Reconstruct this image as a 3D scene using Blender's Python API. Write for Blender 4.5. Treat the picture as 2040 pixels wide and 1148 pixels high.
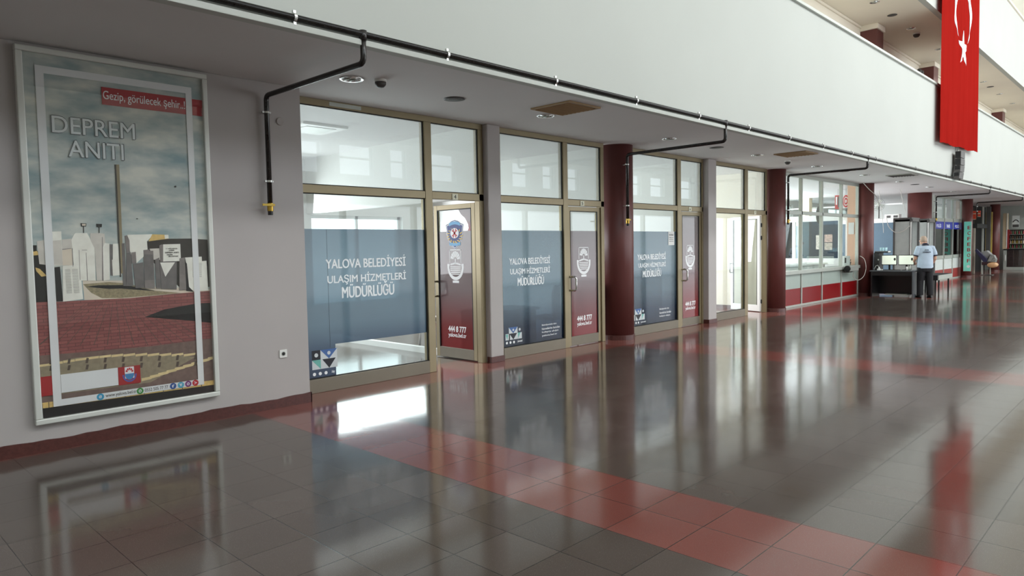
import bpy, math, random
import numpy as np
from mathutils import Vector, Matrix
random.seed(7)
for o in list(bpy.data.objects):
    bpy.data.objects.remove(o)
SC = bpy.context.scene
COL = SC.collection

# ------------------------------------------------------------------ camera
# x runs along the shopfronts, y towards them, z up; metres
CAM_H = 1.62
FOC, YAW, PITCH, ROLL = 1395.04, 0.80135862, 0.0569862, -0.01845503
_f = np.array([math.sin(YAW)*math.cos(PITCH), math.cos(YAW)*math.cos(PITCH), -math.sin(PITCH)])
_r = np.array([math.cos(YAW), -math.sin(YAW), 0.0])
_u = np.cross(_r, _f)
_r2 = _r*math.cos(ROLL) + _u*math.sin(ROLL)
_u2 = -_r*math.sin(ROLL) + _u*math.cos(ROLL)
cam = bpy.data.cameras.new('camera')
cam.sensor_width = 36.0
cam.lens = 36.0*FOC/2040.0
cam.clip_start = 0.05
cam.clip_end = 300
cam_o = bpy.data.objects.new('camera', cam)
COL.objects.link(cam_o)
cam_o.matrix_world = Matrix(((_r2[0], _u2[0], -_f[0], 0), (_r2[1], _u2[1], -_f[1], 0), (_r2[2], _u2[2], -_f[2], CAM_H), (0, 0, 0, 1)))
SC.camera = cam_o

# ------------------------------------------------------------------ world, exposure, daylight
SC.view_settings.view_transform = 'Standard'
SC.view_settings.look = 'None'
SC.view_settings.gamma = 1
SC.view_settings.use_curve_mapping = False
SC.view_settings.exposure = 0.0
W = bpy.data.worlds.new('sky')
SC.world = W
W.use_nodes = True
_bg = W.node_tree.nodes['Background']
_bg.inputs[0].default_value = (0.86, 0.94, 1.0, 1)
_bg.inputs[1].default_value = 2.8
try:
    SC.cycles.transparent_max_bounces = 32
    SC.cycles.max_bounces = 10
    SC.cycles.diffuse_bounces = 5
    SC.cycles.glossy_bounces = 5
    SC.cycles.use_denoising = True
    SC.cycles.sample_clamp_indirect = 8
except Exception:
    pass

def area(name, loc, rot, sx, sy, power, col=(1, 1, 1)):
    l = bpy.data.lights.new(name, 'AREA')
    l.shape = 'RECTANGLE'
    l.size = sx
    l.size_y = sy
    l.energy = power
    l.color = col
    o = bpy.data.objects.new(name, l)
    COL.objects.link(o)
    o.location = loc
    o.rotation_euler = rot
    return o
R90 = math.pi/2
# daylight through the clerestory strip high on the opposite side of the hall
area('daylight_clerestory', (31, -6.35, 12.2), (math.radians(72), 0, 0), 60, 1.8, 2350, (1, 0.99, 0.96))
# broad soft fill added below it, through an unseen strip opening, for the gallery
area('fill_upper_strip', (34, -6.35, 8.2), (math.radians(84), 0, 0), 48, 2.7, 1100, (0.97, 0.99, 1.0))
# added low fill, no entrance seen there: brightens the floor and far soffit
area('fill_entrance_level', (27, -6.4, 1.65), (math.radians(90), 0, 0), 34, 3.0, 260, (1.0, 0.99, 0.97))
# daylight through the back windows of the shops
for _i, (_x, _w, _p) in enumerate([(4.4, 10.2, 360), (11.6, 2.8, 150), (14.8, 2.9, 220), (19.5, 5.6, 360), (25.4, 5.2, 460), (33, 5, 90), (40, 6, 60)]):
    area('daylight_shop', (_x, 11.85, 1.9), (-math.radians(80), 0, 0), _w, 1.7, _p, (0.93, 0.97, 1.0))

# ------------------------------------------------------------------ helpers
def lin(c):
    out = []
    for v in c[:3]:
        v = v/255.0
        out.append(v/12.92 if v <= 0.04045 else ((v+0.055)/1.055)**2.4)
    return (*out, 1.0)

def pm(name, rgb, rough=0.5, metal=0.0, var=0.06, scale=6.0, bump=0.0, spec=0.5, emit=0.0, coat=0.0):
    """procedural principled material: a base colour broken up by noise"""
    m = bpy.data.materials.new(name)
    m.use_nodes = True
    nt = m.node_tree
    b = nt.nodes['Principled BSDF']
    c = lin(rgb)
    tc = nt.nodes.new('ShaderNodeTexCoord')
    nz = nt.nodes.new('ShaderNodeTexNoise')
    nz.inputs['Scale'].default_value = scale
    nz.inputs['Detail'].default_value = 4
    nt.links.new(tc.outputs['Object'], nz.inputs['Vector'])
    cr = nt.nodes.new('ShaderNodeValToRGB')
    cr.color_ramp.elements[0].position = 0.3
    cr.color_ramp.elements[1].position = 0.7
    cr.color_ramp.elements[0].color = tuple(max(0, v*(1-var)) for v in c[:3]) + (1,)
    cr.color_ramp.elements[1].color = tuple(min(1, v*(1+var)) for v in c[:3]) + (1,)
    nt.links.new(nz.outputs['Fac'], cr.inputs['Fac'])
    nt.links.new(cr.outputs['Color'], b.inputs['Base Color'])
    b.inputs['Roughness'].default_value = rough
    b.inputs['Metallic'].default_value = metal
    b.inputs['Specular IOR Level'].default_value = spec
    b.inputs['Coat Weight'].default_value = coat
    if bump:
        bp = nt.nodes.new('ShaderNodeBump')
        bp.inputs['Strength'].default_value = bump
        bp.inputs['Distance'].default_value = 0.01
        nt.links.new(nz.outputs['Fac'], bp.inputs['Height'])
        nt.links.new(bp.outputs['Normal'], b.inputs['Normal'])
    if emit:
        nt.links.new(cr.outputs['Color'], b.inputs['Emission Color'])
        b.inputs['Emission Strength'].default_value = emit
    return m

def fresnel(nt, ior):
    """Fresnel factor that is the same from both sides of a thin pane"""
    g = nt.nodes.new('ShaderNodeNewGeometry')
    mr = nt.nodes.new('ShaderNodeMapRange')
    mr.inputs['To Min'].default_value = ior
    mr.inputs['To Max'].default_value = 1.0/ior
    nt.links.new(g.outputs['Backfacing'], mr.inputs['Value'])
    fr = nt.nodes.new('ShaderNodeFresnel')
    nt.links.new(mr.outputs[0], fr.inputs[0])
    return fr

def glass_mat(name, tint=(0.93, 0.97, 0.96), haze=0.0, hazecol=(0.85, 0.9, 0.9), rough=0.0):
    """thin pane: clear view plus Fresnel reflection, a little dirt haze"""
    m = bpy.data.materials.new(name)
    m.use_nodes = True
    nt = m.node_tree
    nt.nodes.clear()
    out = nt.nodes.new('ShaderNodeOutputMaterial')
    tr = nt.nodes.new('ShaderNodeBsdfTransparent')
    tr.inputs[0].default_value = (*tint, 1)
    gl = nt.nodes.new('ShaderNodeBsdfGlossy')
    gl.inputs['Roughness'].default_value = rough
    fr = fresnel(nt, 1.5)
    last = tr
    if haze > 0:
        df = nt.nodes.new('ShaderNodeBsdfDiffuse')
        df.inputs[0].default_value = (*hazecol, 1)
        tl = nt.nodes.new('ShaderNodeBsdfTranslucent')
        tl.inputs[0].default_value = (*hazecol, 1)
        a = nt.nodes.new('ShaderNodeMixShader')
        a.inputs[0].default_value = 0.6
        nt.links.new(df.outputs[0], a.inputs[1])
        nt.links.new(tl.outputs[0], a.inputs[2])
        nz = nt.nodes.new('ShaderNodeTexNoise')
        nz.inputs['Scale'].default_value = 3
        mm = nt.nodes.new('ShaderNodeMath')
        mm.operation = 'MULTIPLY_ADD'
        mm.inputs[1].default_value = haze*0.3
        mm.inputs[2].default_value = haze*0.85
        nt.links.new(nz.outputs['Fac'], mm.inputs[0])
        mx = nt.nodes.new('ShaderNodeMixShader')
        nt.links.new(mm.outputs[0], mx.inputs[0])
        nt.links.new(tr.outputs[0], mx.inputs[1])
        nt.links.new(a.outputs[0], mx.inputs[2])
        last = mx
    m2 = nt.nodes.new('ShaderNodeMixShader')
    nt.links.new(fr.outputs[0], m2.inputs[0])
    nt.links.new(last.outputs[0], m2.inputs[1])
    nt.links.new(gl.outputs[0], m2.inputs[2])
    nt.links.new(m2.outputs[0], out.inputs[0])
    return m

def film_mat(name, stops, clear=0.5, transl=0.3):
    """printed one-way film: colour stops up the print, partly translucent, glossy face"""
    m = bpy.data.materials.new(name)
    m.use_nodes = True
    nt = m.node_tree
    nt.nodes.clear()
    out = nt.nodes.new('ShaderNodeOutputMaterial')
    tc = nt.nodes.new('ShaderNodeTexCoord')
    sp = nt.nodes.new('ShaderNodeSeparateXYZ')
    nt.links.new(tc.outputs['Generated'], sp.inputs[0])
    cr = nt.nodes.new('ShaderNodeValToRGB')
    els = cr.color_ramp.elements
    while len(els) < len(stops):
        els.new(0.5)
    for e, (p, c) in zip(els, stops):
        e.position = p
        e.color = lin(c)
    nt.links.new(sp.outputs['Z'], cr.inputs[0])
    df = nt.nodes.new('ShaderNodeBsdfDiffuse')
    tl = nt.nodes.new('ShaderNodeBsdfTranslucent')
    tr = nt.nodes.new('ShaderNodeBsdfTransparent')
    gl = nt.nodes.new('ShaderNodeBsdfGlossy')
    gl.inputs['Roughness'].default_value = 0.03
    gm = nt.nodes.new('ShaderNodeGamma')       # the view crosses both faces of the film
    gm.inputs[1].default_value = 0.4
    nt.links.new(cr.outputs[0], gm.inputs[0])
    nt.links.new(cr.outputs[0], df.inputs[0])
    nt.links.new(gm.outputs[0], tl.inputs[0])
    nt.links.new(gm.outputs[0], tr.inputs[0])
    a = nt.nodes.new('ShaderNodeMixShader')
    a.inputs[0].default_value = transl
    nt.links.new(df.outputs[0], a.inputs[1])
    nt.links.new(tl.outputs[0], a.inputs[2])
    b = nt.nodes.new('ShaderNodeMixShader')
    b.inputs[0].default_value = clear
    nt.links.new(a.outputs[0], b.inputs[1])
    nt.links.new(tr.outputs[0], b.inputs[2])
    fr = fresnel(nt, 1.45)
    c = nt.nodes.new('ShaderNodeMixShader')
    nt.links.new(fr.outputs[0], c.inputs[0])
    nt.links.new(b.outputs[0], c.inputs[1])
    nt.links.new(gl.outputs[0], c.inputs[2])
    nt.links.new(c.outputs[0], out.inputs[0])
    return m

ORG = {}          # world origin of each object for building parts in world coordinates

class MB:
    """collects shapes (world coordinates) and links them as ONE mesh object"""
    def __init__(s):
        s.v, s.f, s.m = [], [], []
    def add(s, vs, fs, m=0):
        k = len(s.v)
        s.v += [tuple(map(float, p)) for p in vs]
        s.f += [tuple(i+k for i in f) for f in fs]
        s.m += [m]*len(fs)
        return s
    def box(s, x0, x1, y0, y1, z0, z1, m=0):
        x0, x1 = min(x0, x1), max(x0, x1)
        y0, y1 = min(y0, y1), max(y0, y1)
        z0, z1 = min(z0, z1), max(z0, z1)
        vs = [(x0, y0, z0), (x1, y0, z0), (x1, y1, z0), (x0, y1, z0), (x0, y0, z1), (x1, y0, z1), (x1, y1, z1), (x0, y1, z1)]
        return s.add(vs, [(0, 3, 2, 1), (4, 5, 6, 7), (0, 1, 5, 4), (1, 2, 6, 5), (2, 3, 7, 6), (3, 0, 4, 7)], m)
    def prism(s, pts, a, b, axis='y', m=0):
        """polygon pts (u,v) extruded from a to b along axis; y: (u,v)=(x,z), x: (y,z), z: (x,y)"""
        def mp(u, v, w):
            return {'y': (u, w, v), 'x': (w, u, v), 'z': (u, v, w)}[axis]
        n = len(pts)
        vs = [mp(u, v, a) for u, v in pts] + [mp(u, v, b) for u, v in pts]
        fs = [tuple(range(n)), tuple(range(2*n-1, n-1, -1))] + [(i, i+n, (i+1) % n+n, (i+1) % n) for i in range(n)]
        ar = sum(pts[i][0]*pts[(i+1) % n][1]-pts[(i+1) % n][0]*pts[i][1] for i in range(n))
        flip = (ar > 0) != (b > a)
        if axis == 'y':
            flip = not flip
        flip = not flip
        if flip:
            fs = [tuple(reversed(f)) for f in fs]
        return s.add(vs, fs, m)
    def rings(s, rs, cap=True, m=0):
        """skin a list of equal-length vertex rings"""
        n = len(rs[0])
        vs = [p for r in rs for p in r]
        fs = []
        for k in range(len(rs)-1):
            for i in range(n):
                fs.append((k*n+i, k*n+(i+1) % n, (k+1)*n+(i+1) % n, (k+1)*n+i))
        if cap:
            fs.append(tuple(range(n-1, -1, -1)))
            fs.append(tuple((len(rs)-1)*n+i for i in range(n)))
        return s.add(vs, fs, m)
    def tube(s, pts, r, n=10, m=0, cap=True):
        pts = [Vector(p) for p in pts]
        rr = r if isinstance(r, (list, tuple)) else [r]*len(pts)
        rs = []
        d0 = (pts[1]-pts[0]).normalized()
        ref = Vector((0, 0, 1)) if abs(d0.z) < 0.9 else Vector((1, 0, 0))
        a = d0.cross(ref).normalized()
        for i, p in enumerate(pts):
            if i == 0:
                t = (pts[1]-pts[0]).normalized()
            elif i == len(pts)-1:
                t = (pts[-1]-pts[-2]).normalized()
            else:
                t = ((pts[i]-pts[i-1]).normalized()+(pts[i+1]-pts[i]).normalized()).normalized()
            a = (a-t*a.dot(t)).normalized()
            b = t.cross(a)
            rs.append([p+(a*math.cos(q)+b*math.sin(q))*rr[i] for q in [2*math.pi*k/n for k in range(n)]])
        return s.rings(rs, cap, m)
    def cyl(s, p, q, r, r1=None, n=24, m=0):
        return s.tube([p, q], [r, r if r1 is None else r1], n, m)
    def lathe(s, prof, c=(0, 0, 0), n=28, m=0, cap=True):
        rs = [[(c[0]+r*math.cos(2*math.pi*k/n), c[1]+r*math.sin(2*math.pi*k/n), c[2]+z) for k in range(n)] for r, z in prof]
        return s.rings(rs, cap, m)
    def ell(s, secs, n=20, m=0):
        """horizontal ellipses (cx,cy,cz,rx,ry) lofted"""
        rs = [[(cx+rx*math.cos(2*math.pi*k/n), cy+ry*math.sin(2*math.pi*k/n), cz) for k in range(n)] for cx, cy, cz, rx, ry in secs]
        return s.rings(rs, True, m)
    def ball(s, c, rx, ry, rz, n=14, m=0):
        rs = []
        for j in range(1, 8):
            t = math.pi*j/8
            rs.append([(c[0]+rx*math.sin(t)*math.cos(2*math.pi*k/n), c[1]+ry*math.sin(t)*math.sin(2*math.pi*k/n), c[2]-rz*math.cos(t)) for k in range(n)])
        return s.rings(rs, True, m)
    def build(s, name, mats, parent=None, smooth=False, bevel=0.0, local=False, remesh=0.0):
        if not isinstance(mats, (list, tuple)):
            mats = [mats]
        if parent is not None:
            org = Vector((0, 0, 0)) if local else ORG.get(parent.name, Vector((0, 0, 0)))
        else:
            xs = [p[0] for p in s.v]; ys = [p[1] for p in s.v]; zs = [p[2] for p in s.v]
            org = Vector(((min(xs)+max(xs))/2, (min(ys)+max(ys))/2, min(zs)))
        me = bpy.data.meshes.new(name)
        me.from_pydata([Vector(p)-org for p in s.v], [], s.f)
        for k in mats:
            me.materials.append(k)
        for p, k in zip(me.polygons, s.m):
            p.material_index = k
            p.use_smooth = smooth
        me.validate()
        me.update()
        o = bpy.data.objects.new(name, me)
        COL.objects.link(o)
        if parent is not None:
            o.parent = parent
            ORG[o.name] = org
        else:
            o.location = org
            ORG[o.name] = org
        if remesh:
            md = o.modifiers.new('remesh', 'REMESH')
            md.mode = 'VOXEL'
            md.voxel_size = remesh
            md.use_smooth_shade = True
            sm = o.modifiers.new('smooth', 'SMOOTH')
            sm.factor = 0.5
            sm.iterations = 4
        if bevel:
            bv = o.modifiers.new('bevel', 'BEVEL')
            bv.width = bevel
            bv.segments = 2
            bv.limit_method = 'ANGLE'
        return o

def tag(o, label=None, cat=None, group=None, kind=None):
    if label: o['label'] = label
    if cat: o['category'] = cat
    if group: o['group'] = group
    if kind: o['kind'] = kind
    return o

def empty(name, loc, label=None, cat=None, group=None, kind=None, rz=0.0):
    o = bpy.data.objects.new(name, None)
    o.empty_display_size = 0.1
    COL.objects.link(o)
    o.location = loc
    o.rotation_euler = (0, 0, rz)
    ORG[o.name] = Vector(loc)
    return tag(o, label, cat, group, kind)

def copy_tree(o, loc, label, parent=None):
    c = o.copy()
    COL.objects.link(c)
    if parent is None:
        c.location = loc
        ORG[c.name] = Vector(loc)
        c['label'] = label
    else:
        c.parent = parent
    for ch in [k for k in COL.objects if k.parent == o]:
        copy_tree(ch, None, None, c)
    return c

def struct(mb, name, mats, label=None, cat='structure', bevel=0.0, smooth=False):
    o = mb.build(name, mats, bevel=bevel, smooth=smooth)
    return tag(o, label, cat, None, 'structure')

def text(name, body, mat, parent, box, org=(0, 0, 0), u=(1, 0, 0), v=(0, 0, 1), bold=0.012, depth=0.001, local=False, shear=0.0, label=None):
    """lettering fitted to box (u0,v0,u1,v1) on the plane org + u,v; depth goes along u x v"""
    c = bpy.data.curves.new(name, 'FONT')
    c.body = body
    c.resolution_u = 4
    c.shear = shear
    c.align_x = 'CENTER'
    t = bpy.data.objects.new(name+'_tmp', c)
    COL.objects.link(t)
    dg = bpy.context.evaluated_depsgraph_get()
    me = bpy.data.meshes.new_from_object(t.evaluated_get(dg))
    vs = [tuple(p.co) for p in me.vertices]
    fs = [tuple(p.vertices) for p in me.polygons]
    bpy.data.objects.remove(t)
    bpy.data.curves.remove(c)
    bpy.data.meshes.remove(me)
    xs = [p[0] for p in vs]; ys = [p[1] for p in vs]
    sx = (box[2]-box[0])/(max(xs)-min(xs)); sy = (box[3]-box[1])/(max(ys)-min(ys))
    org = Vector(org); u = Vector(u); v = Vector(v); n = u.cross(v)
    edges = {}
    for f in fs:
        for i in range(len(f)):
            edges[(f[i], f[(i+1) % len(f)])] = 1
    side = [e for e in edges if (e[1], e[0]) not in edges]
    mb = MB()
    sh = bold*1.1*sy           # strokes are thickened by overlaying shifted copies
    for q, (dx, dy) in enumerate(((-1, -0.6), (1, 0.6), (0, 0)) if bold > 0 else ((0, 0),)):
        dp = depth*(1.0+0.3*q)
        pts = [org+u*(box[0]+(p[0]-min(xs))*sx+sh*dx)+v*(box[1]+(p[1]-min(ys))*sy+sh*dy)+n*dp for p in vs]
        mb.add(pts, fs)
        back = [p-n*dp for p in pts]
        k = len(pts)
        mb.add(pts+back, [(a, a+k, b+k, b) for a, b in side])
    o = mb.build(name, mat, parent, local=local)
    if label: o['label'] = label
    return o

def PY(px, py, y):
    """the point of the plane y=const seen at a pixel of the 2040x1148 frame"""
    d = _f + _r2*((px-1020)/FOC) - _u2*((py-574)/FOC)
    t = y/d[1]
    return (d[0]*t, CAM_H+d[2]*t)

def PZ(px, py, z=0.0):
    d = _f + _r2*((px-1020)/FOC) - _u2*((py-574)/FOC)
    t = (z-CAM_H)/d[2]
    return (d[0]*t, d[1]*t)

# ------------------------------------------------------------------ materials
M = {}
M['wall'] = pm('warm_grey_wall_paint', (178, 172, 170), 0.7, var=0.03, scale=1.5, bump=0.05)
M['white'] = pm('white_wall_paint', (226, 227, 222), 0.75, var=0.02, scale=1.0)
M['fascia'] = pm('balcony_white_paint', (186, 189, 183), 0.75, var=0.02, scale=0.6)
M['soffit'] = pm('white_soffit_paint', (214, 212, 211), 0.8, var=0.02, scale=0.8)
M['room'] = pm('room_white_paint', (226, 226, 222), 0.8, var=0.02, scale=1.0)
M['gallery'] = pm('pale_beige_paint', (236, 228, 212), 0.8, var=0.02, scale=1.0)
M['cream'] = pm('cream_paint', (238, 222, 190), 0.8, var=0.03, scale=1.0)
M['peach'] = pm('peach_paint', (226, 186, 160), 0.7, var=0.03)
M['redpaint'] = pm('dark_red_column_paint', (98, 52, 49), 0.4, var=0.08, scale=2.0)
M['redstone'] = pm('red_stone_skirting', (84, 47, 43), 0.35, var=0.2, scale=40)
M['bronze'] = pm('bronze_aluminium', (142, 129, 101), 0.4, 0.4, var=0.05, scale=3)
M['rail'] = pm('dull_bronze_bottom_rail', (120, 112, 98), 0.42, 0.4, var=0.05, scale=3)
M['greyalu'] = pm('grey_aluminium', (176, 180, 172), 0.4, 0.3, var=0.03)
M['whitealu'] = pm('white_aluminium', (236, 238, 236), 0.35, 0.0, var=0.02)
M['gasket'] = pm('black_gasket', (22, 22, 22), 0.6)
M['black'] = pm('black_plastic', (20, 20, 22), 0.45)
M['blackpipe'] = pm('black_enamel_pipe', (34, 30, 28), 0.25, var=0.2, scale=12)
M['steel'] = pm('bright_steel', (200, 200, 198), 0.25, 1.0)
M['brass'] = pm('yellow_brass', (196, 160, 70), 0.3, 0.8)
M['yellow'] = pm('yellow_lever', (214, 180, 60), 0.4)
M['chrome'] = pm('chrome', (225, 225, 225), 0.12, 1.0)
M['dark'] = pm('dark_parts_and_shade', (28, 27, 26), 0.7)
M['greyd'] = pm('dark_grey_plastic', (74, 72, 70), 0.5)
M['plastic'] = pm('white_plastic', (228, 228, 224), 0.4)
M['ivory'] = pm('ivory_plate', (222, 220, 196), 0.5)
M['tanvent'] = pm('tan_vent_metal', (150, 122, 84), 0.5, 0.2)
M['posterwhite'] = pm('printed_white', (238, 240, 240), 0.5, var=0.02)
M['letter'] = pm('white_vinyl_letters', (244, 246, 247), 0.5, var=0.01)
M['glass'] = glass_mat('clear_pane_glass')
M['hazeglass'] = glass_mat('hazy_transom_glass', haze=0.19, hazecol=(0.86, 0.9, 0.9))
M['darkglass'] = glass_mat('dark_tinted_glass', tint=(0.10, 0.13, 0.14))
M['blueglass'] = glass_mat('blue_tinted_glass', tint=(0.22, 0.30, 0.38), haze=0.12, hazecol=(0.1, 0.16, 0.22))

def floor_material():
    m = bpy.data.materials.new('polished_terrazzo_tiles')
    m.use_nodes = True
    nt = m.node_tree
    N = nt.nodes.new
    L = nt.links.new
    b = nt.nodes['Principled BSDF']
    g = N('ShaderNodeNewGeometry')
    sp = N('ShaderNodeSeparateXYZ')
    L(g.outputs['Position'], sp.inputs[0])
    def math_(op, a, bb=None, c=None):
        n = N('ShaderNodeMath')
        n.operation = op
        for i, x in enumerate((a, bb, c)):
            if x is None: continue
            if isinstance(x, (int, float)): n.inputs[i].default_value = x
            else: L(x, n.inputs[i])
        return n.outputs[0]
    X, Y = sp.outputs['X'], sp.outputs['Y']
    # red bands every 6.2 m across the hall, two tiles wide
    xm = math_('MODULO', math_('ADD', X, 62.0-3.58+3.1), 6.2)
    band = math_('LESS_THAN', math_('ABSOLUTE', math_('SUBTRACT', xm, 3.1)), 0.405)
    strip = math_('GREATER_THAN', Y, math_('MULTIPLY_ADD', math_('LESS_THAN', X, 3.2), 0.17, 6.57))
    strip2 = math_('LESS_THAN', Y, 7.6)
    red = math_('MAXIMUM', band, math_('MULTIPLY', strip, strip2))
    off = N('ShaderNodeVectorMath')
    off.operation = 'ADD'
    L(g.outputs['Position'], off.inputs[0])
    off.inputs[1].default_value = (40.0-3.178, 40.0-3.17, 0)
    def brick(c1, c2):
        k = N('ShaderNodeTexBrick')
        k.offset = 0.0
        k.squash = 1.0
        k.inputs['Scale'].default_value = 1.0
        k.inputs['Brick Width'].default_value = 0.4
        k.inputs['Row Height'].default_value = 0.4
        k.inputs['Mortar Size'].default_value = 0.0028
        k.inputs['Mortar Smooth'].default_value = 0.3
        k.inputs['Bias'].default_value = 0.0
        k.inputs['Color1'].default_value = lin(c1)
        k.inputs['Color2'].default_value = lin(c2)
        k.inputs['Mortar'].default_value = lin((34, 30, 28))
        L(off.outputs[0], k.inputs['Vector'])
        return k
    kg = brick((83, 73, 67), (96, 86, 80))
    kr = brick((126, 73, 66), (135, 80, 72))
    mx = N('ShaderNodeMix')
    mx.data_type = 'RGBA'
    L(red, mx.inputs['Factor'])
    L(kg.outputs['Color'], mx.inputs[6])
    L(kr.outputs['Color'], mx.inputs[7])
    # aggregate chips
    vo = N('ShaderNodeTexVoronoi')
    vo.inputs['Scale'].default_value = 110
    L(g.outputs['Position'], vo.inputs['Vector'])
    wn = N('ShaderNodeTexNoise')
    wn.inputs['Scale'].default_value = 260
    wn.inputs['Detail'].default_value = 2
    L(g.outputs['Position'], wn.inputs['Vector'])
    chip = math_('MULTIPLY', math_('GREATER_THAN', wn.outputs['Fac'], 0.665), 0.32)
    m2 = N('ShaderNodeMix')
    m2.data_type = 'RGBA'
    L(chip, m2.inputs['Factor'])
    L(mx.outputs[2], m2.inputs[6])
    m2.inputs[7].default_value = lin((176, 166, 158))
    # worn patches
    n2 = N('ShaderNodeTexNoise')
    n2.inputs['Scale'].default_value = 1.1
    n2.inputs['Detail'].default_value = 5
    L(g.outputs['Position'], n2.inputs['Vector'])
    rr = N('ShaderNodeMapRange')
    rr.inputs['To Min'].default_value = 0.86
    rr.inputs['To Max'].default_value = 1.12
    L(n2.outputs['Fac'], rr.inputs['Value'])
    vm = N('ShaderNodeVectorMath')
    vm.operation = 'SCALE'
    L(m2.outputs[2], vm.inputs[0])
    L(rr.outputs[0], vm.inputs['Scale'])
    L(vm.outputs[0], b.inputs['Base Color'])
    r2 = N('ShaderNodeMapRange')
    r2.inputs['To Min'].default_value = 0.075
    r2.inputs['To Max'].default_value = 0.14
    L(n2.outputs['Fac'], r2.inputs['Value'])
    L(r2.outputs[0], b.inputs['Roughness'])
    b.inputs['Specular IOR Level'].default_value = 0.5
    b.inputs['IOR'].default_value = 1.58
    # slight waviness of the polish
    n3 = N('ShaderNodeTexNoise')
    n3.inputs['Scale'].default_value = 2.6
    n3.inputs['Detail'].default_value = 1
    L(g.outputs['Position'], n3.inputs['Vector'])
    bp = N('ShaderNodeBump')
    bp.inputs['Strength'].default_value = 0.05
    bp.inputs['Distance'].default_value = 0.02
    L(n3.outputs['Fac'], bp.inputs['Height'])
    bp2 = N('ShaderNodeBump')
    bp2.inputs['Strength'].default_value = 0.25
    bp2.inputs['Distance'].default_value = 0.002
    bp2.invert = True
    L(kg.outputs['Fac'], bp2.inputs['Height'])
    L(bp.outputs['Normal'], bp2.inputs['Normal'])
    L(bp2.outputs['Normal'], b.inputs['Normal'])
    return m
M['floor'] = floor_material()

# ------------------------------------------------------------------ the hall: floor, walls, ceilings
YF = 7.2          # plane of the shopfronts
X0, X1 = -8.0, 58.0
CZ = 3.35         # soffit height
struct(MB().box(X0, X1, -6.6, 12.6, -0.15, 0.0), 'floor', M['floor'], 'polished dark grey terrazzo tile floor with red bands', 'floor')
struct(MB().box(X0, X1, 5.13, 12.6, CZ, CZ+0.25), 'ceiling', M['soffit'], 'white soffit over the shopfronts', 'ceiling')
# the thick grey wall with the poster; its end is the reveal of the first shopfront
struct(MB().box(X0, 3.855, 6.8, 7.6, 0, CZ), 'wall_left', M['wall'], 'grey wall carrying the framed poster', 'wall', bevel=0.006)
bb = MB()
N = 60
top = []
for i in range(N+1):
    x = -2 + (3.865+2)*i/N
    top.append((x, 0.10+0.006*math.sin(x*7)+0.004*math.sin(x*23)))
bb.prism([(-2, 0.0)]+[(3.865, 0.0)]+list(reversed(top)), 6.785, 6.8, 'y')
bb.box(3.855, 3.867, 6.785, 7.16, 0.0, 0.10)
struct(bb, 'baseboard_left', M['redstone'], 'uneven dark red skirting painted along the grey wall', 'baseboard')
# fascia above the soffit, with lip and parapet capping
struct(MB().box(X0, X1, 5.1, 5.25, CZ+0.02, 5.84), 'wall_fascia', M['fascia'], 'tall white balcony front above the shopfronts', 'wall')
struct(MB().box(X0, X1, 5.045, 5.14, CZ-0.004, CZ+0.045), 'trim_1', M['fascia'], 'white lip along the lower edge of the balcony front', 'trim', bevel=0.004)
struct(MB().box(X0, X1, 5.05, 5.32, 5.84, 5.90), 'trim_2', M['greyalu'], 'capping along the top of the balcony front', 'trim', bevel=0.008)
# upper gallery
struct(MB().box(X0, X1, 5.25, 7.3, 4.6, 4.8), 'floor_gallery', M['soffit'], 'gallery floor behind the balcony front', 'floor')
struct(MB().box(X0, X1, 7.05, 7.3, 4.8, 7.85), 'wall_gallery', M['gallery'], 'cream back wall of the upper gallery', 'wall')
struct(MB().box(X0, X1, 5.13, 7.3, 7.851, 8.05), 'ceiling_gallery', M['gallery'], 'beige ceiling of the upper gallery', 'ceiling')
struct(MB().box(X0, X1, 7.0, 7.05, 7.78, 7.85), 'trim_3', M['gallery'], 'thin cream cornice along the gallery ceiling', 'trim', bevel=0.01)
struct(MB().box(X0, X1, 5.1, 5.25, 7.85, 10.42), 'wall_fascia_upper', M['fascia'], 'white front of the topmost balcony', 'wall')
struct(MB().box(X0, X1, 5.04, 5.34, 10.42, 10.5), 'trim_4', M['gallery'], 'cream capping of the topmost balcony', 'trim', bevel=0.01)
struct(MB().box(X0, X1, 7.05, 7.3, 10.4, 13.4), 'wall_top', M['gallery'], 'cream wall behind the topmost balcony', 'wall')
struct(MB().box(X0, X1, -6.6, 7.3, 13.4, 13.6), 'ceiling_hall', M['white'], 'white ceiling of the tall hall', 'ceiling')
# opposite side of the hall: openings added for the fills, lit windows on the first floor, clerestory strip on top
op = MB()
wins = [(10.75, 12.25), (12.93, 14.3), (15.0, 15.72), (16.6, 18.1), (19.2, 20.7), (21.2, 22.3), (23.1, 23.9), (24.66, 25.7), (27, 28.5), (29.4, 30.8), (31.6, 33), (34, 36)]
op.box(X0, 10, -6.3, -6.0, 0, 4.2)
op.box(44, X1, -6.3, -6.0, 0, 4.2)
op.box(10, 44, -6.3, -6.0, 3.2, 4.2)
for k in range(12):
    op.box(10+k*3, 10.15+k*3, -6.25, -6.05, 0, 3.2)
op.box(X0, X1, -6.3, -6.0, 5.2, 6.8)
op.box(X0, X1, -6.3, -6.0, 9.6, 11.2)
for k in range(23):
    op.box(X0+k*3, X0+k*3+0.12, -6.3, -6.0, 6.8, 9.6)
op.box(X0, X1, -6.3, -6.0, 13.1, 13.4)
xs = X0
for a, b in wins:
    op.box(xs, a, -6.3, -6.0, 4.2, 5.2)
    xs = b
op.box(xs, X1, -6.3, -6.0, 4.2, 5.2)
struct(op, 'wall_opposite', M['white'], 'wall on the far side of the hall behind the viewer', 'wall')
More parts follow.
